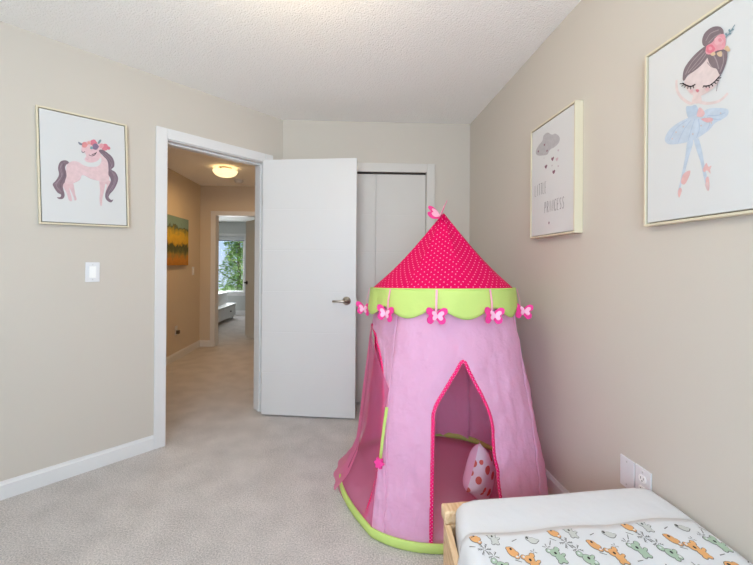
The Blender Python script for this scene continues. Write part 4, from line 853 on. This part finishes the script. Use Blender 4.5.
# butterflies
def wings(bm, M, w, mi=0, th=.003, fold=.35):
    half = [(.0, .05), (.10, .30), (.30, .50), (.48, .46), (.50, .22), (.36, .04), (.44, -.14), (.40, -.36), (.22, -.44), (.08, -.26), (0, -.16)]
    hp = spline(half, 3, False)
    for s in (-1, 1):
        a = []; b = []
        for x, y in hp:
            X, Y = x * s * math.cos(fold), y; Zf = x * math.sin(fold)
            a.append(bm.verts.new(M @ Vector((X * w, -Zf * w, Y * w)))); b.append(bm.verts.new(M @ Vector((X * w, -Zf * w + th, Y * w))))
        tess(bm, a); tess(bm, b)
        for i in range(len(a)):
            bm.faces.new((a[i], a[(i + 1) % len(a)], b[(i + 1) % len(a)], b[i]))
rb = random.Random(11)
for k in range(NB):
    deg = B0 + 40 * k - (3 if k == 1 else 0) + (5 if k == 8 else 0); th = D2R(deg); out = Vector((math.sin(th), -math.cos(th), 0)); tan = Vector((math.cos(th), math.sin(th), 0))
    sw = rb.uniform(-.012, .012) + (-.004 if k == 1 else 0)
    top = RC + out * .398 + Vector((0, 0, 1.092 + tilt(th))); bot = RC + out * .416 + tan * sw + Vector((0, 0, .972 + tilt(th)))
    R3 = Matrix((tan, -out, Vector((0, 0, 1)))).transposed().to_4x4()
    M = Matrix.Translation(bot + out * .006) @ R3 @ Matrix.Rotation(rb.uniform(-.35, .35), 4, 'Y') @ Matrix.Rotation(rb.uniform(-.35, .35), 4, 'Z')
    rot = {-97: 55, 63: -45, -52: 12}.get(round((deg + 180) % 360 - 180), 0)
    M = Matrix.Translation(out * (.006 if rot else 0)) @ M @ Matrix.Rotation(D2R(rot), 4, 'Z') @ Matrix.Diagonal((1, 1, .8, 1)); bm = bmesh.new(); wings(bm, M, .100, fold=rb.uniform(.1, .45)); bf = obj('butterfly', bm, FELT, tent)
    bm = bmesh.new(); wings(bm, M @ Matrix.Translation((.004, -.012, .004)), .056, fold=.25); obj('small_butterfly', bm, FELTL, bf)
    bm = bmesh.new(); tube(bm, [top, top.lerp(bot, .5) + out * .006, bot], .0055, 6, True, 0, False, .3, tuple(out)); obj('ribbon', bm, RIB, bf)
M = Matrix.Translation(AP + Vector((-.024, -.014, -.026))) @ Matrix.Rotation(D2R(-30), 4, 'Z') @ Matrix.Rotation(D2R(-14), 4, 'Y') @ Matrix.Rotation(D2R(-62), 4, 'X')
bm = bmesh.new(); wings(bm, M, .165, fold=.85); tb = obj('top_butterfly', bm, FELT, tent)
bm = bmesh.new(); wings(bm, M @ Matrix.Translation((0, -.007, .002)), .105, fold=.85); obj('small_butterfly', bm, FELTL, tb)
# lime tie-backs with a pink flower
def tieback(deg0, deg1, z0, z1):
    a = TP(D2R(deg0), z0, .010); b = TP(D2R(deg1), z1, .012)
    bm = bmesh.new(); tube(bm, [a, a.lerp(b, .33) + outward(a) * .004, a.lerp(b, .66) + outward(a) * .003, b], .008, 8, True, 0, False, .3, tuple(outward(a))); o = obj('tieback', bm, LIME, tent, True)
    bm = bmesh.new(); n = outward(b); R3 = n.to_track_quat('Z', 'Y').to_matrix().to_4x4()
    M = Matrix.Translation(b + n * .006) @ R3
    vs = []
    for h in (-.006, .006):
        vs.append([bm.verts.new(M @ Vector(((.021 + .004 * math.cos(6 * t_)) * math.cos(t_), (.021 + .004 * math.cos(6 * t_)) * math.sin(t_), h))) for t_ in [2 * PI * i / 36 for i in range(36)]])
    for i in range(36): bm.faces.new((vs[0][i], vs[0][(i + 1) % 36], vs[1][(i + 1) % 36], vs[1][i]))
    bm.faces.new(vs[0]); bm.faces.new(vs[1]); obj('flower', bm, FELT, o)
tieback(-40.7, -40.2, .56, .325); tieback(-128, -128, .60, .42)
# tulle curtain over the side opening
def tulle_sheet(name, a0, a1, ztop, m, amp, fr, seed, foot, fo):
    bm = bmesh.new(); NA, NZ = 90, 40; prev = None
    for j in range(NZ + 1):
        q = j / NZ; z = ztop * (1 - q) + .012 * q; row = []
        sp = min(1, .12 + q * 3.2)
        for i in range(NA + 1):
            f = i / NA; mid = min(a1, max(a0, -98.)); A = a0 + (a1 - a0) * f; ang = mid + (A - mid) * sp
            r = .006 + amp * (.35 + .65 * q) * (1 + math.sin(f * fr + seed + q * 1.2)) * (1 - q * min(1, f * fo)) + foot * max(0, q - .9) / .1 * (.85 + .15 * math.sin(f * 5 + seed)) * max(0, 1 - f * fo)
            zz = z + (0 if q < 1 else .0)
            row.append(bm.verts.new(TP(D2R(ang), max(zz, .012), r)))
        if prev:
            for i in range(NA): bm.faces.new((prev[i], prev[i + 1], row[i + 1], row[i]))
        prev = row
    return obj(name, bm, m, tent, True)
tulle_sheet('tulle_curtain', -126, -80, .875, TUL2, .006, 20, 0, .028, 0)
tulle_sheet('tulle_curtain', -100, -41.5, .875, TUL, .004, 14, 2, .014, 1.6)
# cushion inside
t = thing('cushion', (.70, 1.87, .152), 'cushion with coral spots standing inside the tent doorway', 'cushion')
t.rotation_euler = (0, D2R(40), D2R(48))
def pillow(bm, sgn, hw, hh, th, N=16):
    g = []
    for j in range(N + 1):
        row = []
        for i in range(N + 1):
            u, v = -1 + 2 * i / N, -1 + 2 * j / N
            pin = 1 - .10 * (1 - u * u) * abs(v) ** 3; pin2 = 1 - .10 * (1 - v * v) * abs(u) ** 3
            h = th * ((1 - u ** 4) * (1 - v ** 4)) ** .6
            row.append(bm.verts.new((u * hw * pin2, sgn * h, v * hh * pin)))
        g.append(row)
    for j in range(N):
        for i in range(N): bm.faces.new((g[j][i], g[j][i + 1], g[j + 1][i + 1], g[j + 1][i]))
bm = bmesh.new(); pillow(bm, -1, .12, .12, .058); obj('spotted_cover', bm, SPOT, t, True)
bm = bmesh.new(); pillow(bm, 1, .12, .12, .058); obj('plain_cover', bm, mat('cushion_pink', (238, 190, 214), .8), t, True)

# ================================================================ bed
WOOD = mat('birch_wood', (226, 190, 146), .5)
def wood_setup():
    n = WOOD.node_tree; b = n.nodes['Principled BSDF']; tc = n.nodes['Texture Coordinate']
    mp = n.nodes.new('ShaderNodeMapping'); mp.inputs['Scale'].default_value = (14, 1.2, 14); n.links.new(tc.outputs['Object'], mp.inputs[0])
    z = n.nodes.new('ShaderNodeTexNoise'); z.inputs['Scale'].default_value = 5; z.inputs['Detail'].default_value = 5; z.inputs['Distortion'].default_value = .6; n.links.new(mp.outputs[0], z.inputs['Vector'])
    r = n.nodes.new('ShaderNodeValToRGB'); r.color_ramp.elements[0].color = (*lin((206, 164, 118)), 1); r.color_ramp.elements[1].color = (*lin((236, 204, 164)), 1)
    r.color_ramp.elements[0].position = .3; r.color_ramp.elements[1].position = .65
    n.links.new(z.outputs['Fac'], r.inputs[0]); n.links.new(r.outputs[0], b.inputs['Base Color'])
wood_setup()
SHEET = mat('white_sheet', (222, 223, 226), .85, spec=.15, bump=9, bstr=.25, bdist=.02)
BLANK = mat('printed_blanket', (222, 223, 226), .85, spec=.15)
def cl(v): return max(0., min(1., v))
def warp(p):
    x, y, z = p; s = cl((1.2 - y) / .3)
    return Vector((x - .030 * s * (1.07 - x) / .72, y + .066 * (x - .34) / .7 * cl((y - .45) / .7), z))
def warp_bm(bm):
    for v in bm.verts: v.co = warp(v.co)
BY0, BY1 = -.35, 1.245
bed = thing('bed_frame', (0, 0, 0), 'light wooden toddler bed frame along the right wall', 'bed')
bm = bmesh.new(); box(bm, .332, 1.062, BY1 - .05, BY1, .368, .411, .006); warp_bm(bm); obj('end_rail', bm, WOOD, bed)
bm = bmesh.new(); box(bm, .345, 1.05, BY1 - .042, BY1 - .012, .10, .367, .002); warp_bm(bm); obj('end_board', bm, WOOD, bed)
bm = bmesh.new(); box(bm, .332, 1.062, BY0, BY0 + .05, .368, .411, .006); warp_bm(bm); obj('end_rail', bm, WOOD, bed)
bm = bmesh.new(); box(bm, .345, 1.05, BY0 + .016, BY0 + .042, .10, .367, .002); warp_bm(bm); obj('end_board', bm, WOOD, bed)
for x in (.338, 1.012):
    for y in (BY1 - .052, BY0 + .006):
        bm = bmesh.new(); box(bm, x, x + .046, y, y + .042, 0, .368, .004); warp_bm(bm); obj('leg', bm, WOOD, bed)
for x in (.340, 1.032):
    bm = bmesh.new()
    yy = [BY0 + .06 + i * (BY1 - .12 - BY0) / 12 for i in range(13)]
    for a, b in zip(yy, yy[1:]): box(bm, x - .008, x + .010, a, b, .20, .375)
    bmesh.ops.remove_doubles(bm, verts=bm.verts, dist=.0005); warp_bm(bm); obj('side_rail', bm, WOOD, bed)
bm = bmesh.new(); box(bm, .36, 1.03, BY0 + .065, BY1 - .065, .22, .245); warp_bm(bm); obj('slat_base', bm, WOOD, bed)
# mattress
def rounded_slab(x0, x1, y0, y1, z0, z1, rad, nx, ny, top):
    bm = bmesh.new(); box(bm, x0, x1, y0, y1, z0, z1)
    bmesh.ops.bevel(bm, geom=bm.edges[:], offset=rad, segments=6, affect='EDGES')
    return bm
def htop(x, y): return .459 + .003 * noise.noise(Vector((x * 5, y * 5, 1)))
mt = thing('mattress', (0, 0, 0), 'white sheeted mattress in the wooden toddler bed', 'mattress')
bm = bmesh.new(); NXM, NYM = 30, 60; X0, X1, Y0, Y1 = .352, 1.070, BY0 + .055, 1.193
def sl(u, v):
    """rounded block: u,v in 0..1 over the top incl. sides"""
    return u
def block(bm, x0, x1, y0, y1, zb, zf, rad=.032, n=6):
    def prof(a0, a1):
        out = [(a0, zb)]
        out += [(a0 + rad * (1 - math.cos(PI / 2 * i / n)), -rad + rad * math.sin(PI / 2 * i / n)) for i in range(n + 1)]
        m = [(a0 + rad + (a1 - a0 - 2 * rad) * i / 16, 0.) for i in range(1, 16)]
        out += m
        out += [(a1 - rad * (1 - math.cos(PI / 2 * (n - i) / n)), -rad + rad * math.sin(PI / 2 * (n - i) / n)) for i in range(n + 1)]
        out += [(a1, zb)]; return out
    px, py = prof(x0, x1), prof(y0, y1); g = []
    for b, (y, dy) in enumerate(py):
        row = []
        for a, (x, dx) in enumerate(px):
            side = (a in (0, len(px) - 1)) or (b in (0, len(py) - 1))
            z = zb if side else zf(x, y) + min(dx + dy, 0) if (dx == 0 or dy == 0) else zf(x, y) + max(-rad, -math.hypot(dx, dy))
            RCN = .07; xi = min(max(x, x0 + RCN), x1 - RCN); yi = min(max(y, y0 + RCN), y1 - RCN); ax, ay = x - xi, y - yi; X, Y = x, y
            if ax and ay:
                k = max(abs(ax), abs(ay)) / math.hypot(ax, ay); X, Y = xi + ax * k, yi + ay * k
            row.append(bm.verts.new((X, Y, z)))
        g.append(row)
    for r0, r1 in zip(g, g[1:]):
        for i in range(len(px) - 1): bm.faces.new((r0[i], r0[i + 1], r1[i + 1], r1[i]))
    bm.faces.new([g[0][i] for i in range(len(px))] + [g[j][-1] for j in range(1, len(py))] + [g[-1][i] for i in range(len(px) - 2, -1, -1)] + [g[j][0] for j in range(len(py) - 2, 0, -1)])
block(bm, X0, X1, Y0, Y1, .25, htop); warp_bm(bm)
obj('fitted_sheet', bm, SHEET, mt, True)
# blanket with animal print
def hb(x, y):
    e = cl((x - .33) / .05); e2 = cl((1.072 - x) / .045)
    return .4645 - .060 * (1 - e) ** 2 - .03 * (1 - e2) ** 2 + .003 * noise.noise(Vector((x * 5, y * 5, 1))) + .0025 * noise.noise(Vector((x * 11, y * 9, 5)))
BMT = [BLANK, mat('print_outline', (116, 116, 114), .8), mat('print_green', (172, 194, 172), .8), mat('print_grey', (204, 206, 202), .8), mat('print_orange', (230, 172, 112), .8), mat('print_dark', (48, 46, 46), .8)]
bm = bmesh.new(); NX, NY = 56, 70; g = []
def fold_y(x): return 1.020 + .004 * math.sin(x * 22)
for j in range(NY + 1):
    row = []
    for i in range(NX + 1):
        x = .337 + (1.071 - .337) * i / NX; y = -.30 + (fold_y(x) + .30) * j / NY
        z = hb(x, y)
        if i == 0: z -= .05
        row.append(bm.verts.new((x, y, z)))
    g.append(row)
for a, b in zip(g, g[1:]):
    for i in range(NX): bm.faces.new((a[i], a[i + 1], b[i + 1], b[i]))
lo = [bm.verts.new(v.co + Vector((0, .003, -.006))) for v in g[-1]]
for i in range(NX): bm.faces.new((g[-1][i], g[-1][i + 1], lo[i + 1], lo[i]))
def pf(pts, cx0, cy0, s, rot, dz, mi, clip=1.011):
    c, sn = math.cos(rot), math.sin(rot); P = []
    for x, y in pts:
        X, Y = cx0 + s * (x * c - y * sn), cy0 + s * 1.25 * (x * sn + y * c)
        P.append((max(.339, min(1.069, X)), min(Y, clip)))
    if max(p[1] for p in P) - min(p[1] for p in P) < 1e-4 or max(p[0] for p in P) - min(p[0] for p in P) < 1e-4: return
    vs = [bm.verts.new((x, y, hb(x, y) + dz)) for x, y in P]
    f = bm.faces.new(vs); f.material_index = mi
def ell(cx0, cy0, a, b, n=14, r=0): return [(cx0 + a * math.cos(2 * PI * i / n) * math.cos(r) - b * math.sin(2 * PI * i / n) * math.sin(r), cy0 + a * math.cos(2 * PI * i / n) * math.sin(r) + b * math.sin(2 * PI * i / n) * math.cos(r)) for i in range(n)]
def animal(x, y, s, rot, mi, kind):
    sh = {'koala': [(.1, -.3, .42, .46, .2), (-.08, .34, .5, .4, 0), (-.56, .66, .24, .22, 0), (.4, .68, .24, .22, 0), (.62, -.05, .26, .13, .3), (.35, -.72, .2, .16, 0), (-.22, -.66, .18, .16, 0)],
          'bear': [(0, 0, .46, .62, .35), (-.3, .42, .2, .18, 0), (.32, -.62, .26, .2, 0), (.5, -.2, .16, .2, 0)],
          'dino': [(.05, -.05, .5, .46, -.4), (-.48, .52, .3, .28, .4), (.55, .1, .3, .14, .5), (.5, -.42, .22, .22, 0), (.05, -.62, .2, .16, 0)],
          'bird': [(0, 0, .5, .36, -.2), (-.42, .28, .26, .26, 0), (.5, -.05, .24, .12, .4)]}[kind]
    for a in sh: pf(ell(a[0], a[1], a[2] + .06, a[3] + .06, r=a[4]), x, y, s, rot, .0008, 1)
    for a in sh: pf(ell(*a[:4], r=a[4]), x, y, s, rot, .0014, mi)
    ex, ey = {'koala': (-.06, .26), 'bear': (0, .3), 'dino': (.12, .02), 'bird': (-.5, .34)}[kind]
    pf(ell(ex, ey, .13, .15, 8), x, y, s, rot, .0020, 5)
    if kind in ('koala', 'dino'): pf(ell(-.52 if kind == 'koala' else -.5, .66 if kind == 'koala' else .56, .13, .12, 8), x, y, s, rot, .0018, 0)
    if kind in ('bear', 'dino'): pf(ell(.33, -.6, .15, .11, 8) if kind == 'bear' else ell(.52, -.42, .12, .12, 8), x, y, s, rot, .0018, 0)
def sprig(x, y, s, rot, n):
    for k in range(n):
        a = rot + k * 2 * PI / n + .2; c, sn = math.cos(a), math.sin(a)
        pf([(.15, -.05), (.9, -.07), (1.0, 0), (.9, .07), (.15, .05)], x, y, s, a, .0008, 1)
        for q in (.45, .75): pf([(q, 0), (q + .22, .22), (q + .12, .24), (q - .08, .03)], x, y, s, a, .0008, 1); 
def dash(x, y, s, rot): pf([(-1, -.14), (1, -.1), (1, .1), (-1, .14)], x, y, s, rot, .0008, 1)
for tj in range(6):
    for ti in range(-1, 4):
        ox = .431 + ti * .222 + (.04 if tj % 2 else 0); oy = .998 - tj * .185
        for dx, dy, k, s, rot, mi in ((0, 0, 'koala', .021, 0, 3), (-.050, .004, 'bear', .022, .2, 4), (.104, -.018, 'bird', .023, 0, 3), (.034, -.050, 'bear', .023, 0, 4), (-.078, -.075, 'koala', .024, .1, 2),
                                      (-.009, -.092, 'dino', .025, 0, 2), (.072, -.088, 'koala', .025, .1, 4), (.110, -.14, 'bear', .026, .8, 4), (.04, -.15, 'bird', .026, .3, 3)):
            X, Y = ox + dx, oy + dy
            if .36 < X < 1.045 and -.26 < Y < 1.03: animal(X, Y, s * 1.0, rot, mi, k)
        for dx, dy, s, n in ((-.034, -.036, .021, 6), (.13, -.045, .013, 5), (.205, -.06, .017, 5), (.02, -.135, .015, 5), (.09, -.055, .010, 4)):
            X, Y = ox + dx, oy + dy
            if .36 < X < 1.05 and -.26 < Y < 1.0: sprig(X, Y, s * .85, dx * 9, n)
        for dx, dy, rot in ((-.075, -.03, .9), (.055, -.012, .3), (.16, -.02, -.6), (.04, -.08, -.4), (-.055, -.125, .5), (.12, -.105, .1)):
            X, Y = ox + dx, oy + dy
            if .36 < X < 1.05 and -.26 < Y < 1.0: dash(X, Y, .008, rot)
warp_bm(bm)
blk = bpy.data.meshes.new('blanket'); bm.normal_update(); bm.to_mesh(blk); bm.free()
for m in BMT: blk.materials.append(m)
for p in blk.polygons: p.use_smooth = True
bo = bpy.data.objects.new('blanket', blk); COL.objects.link(bo)
tag(bo, 'white blanket printed with green and orange animals on the bed', 'blanket')
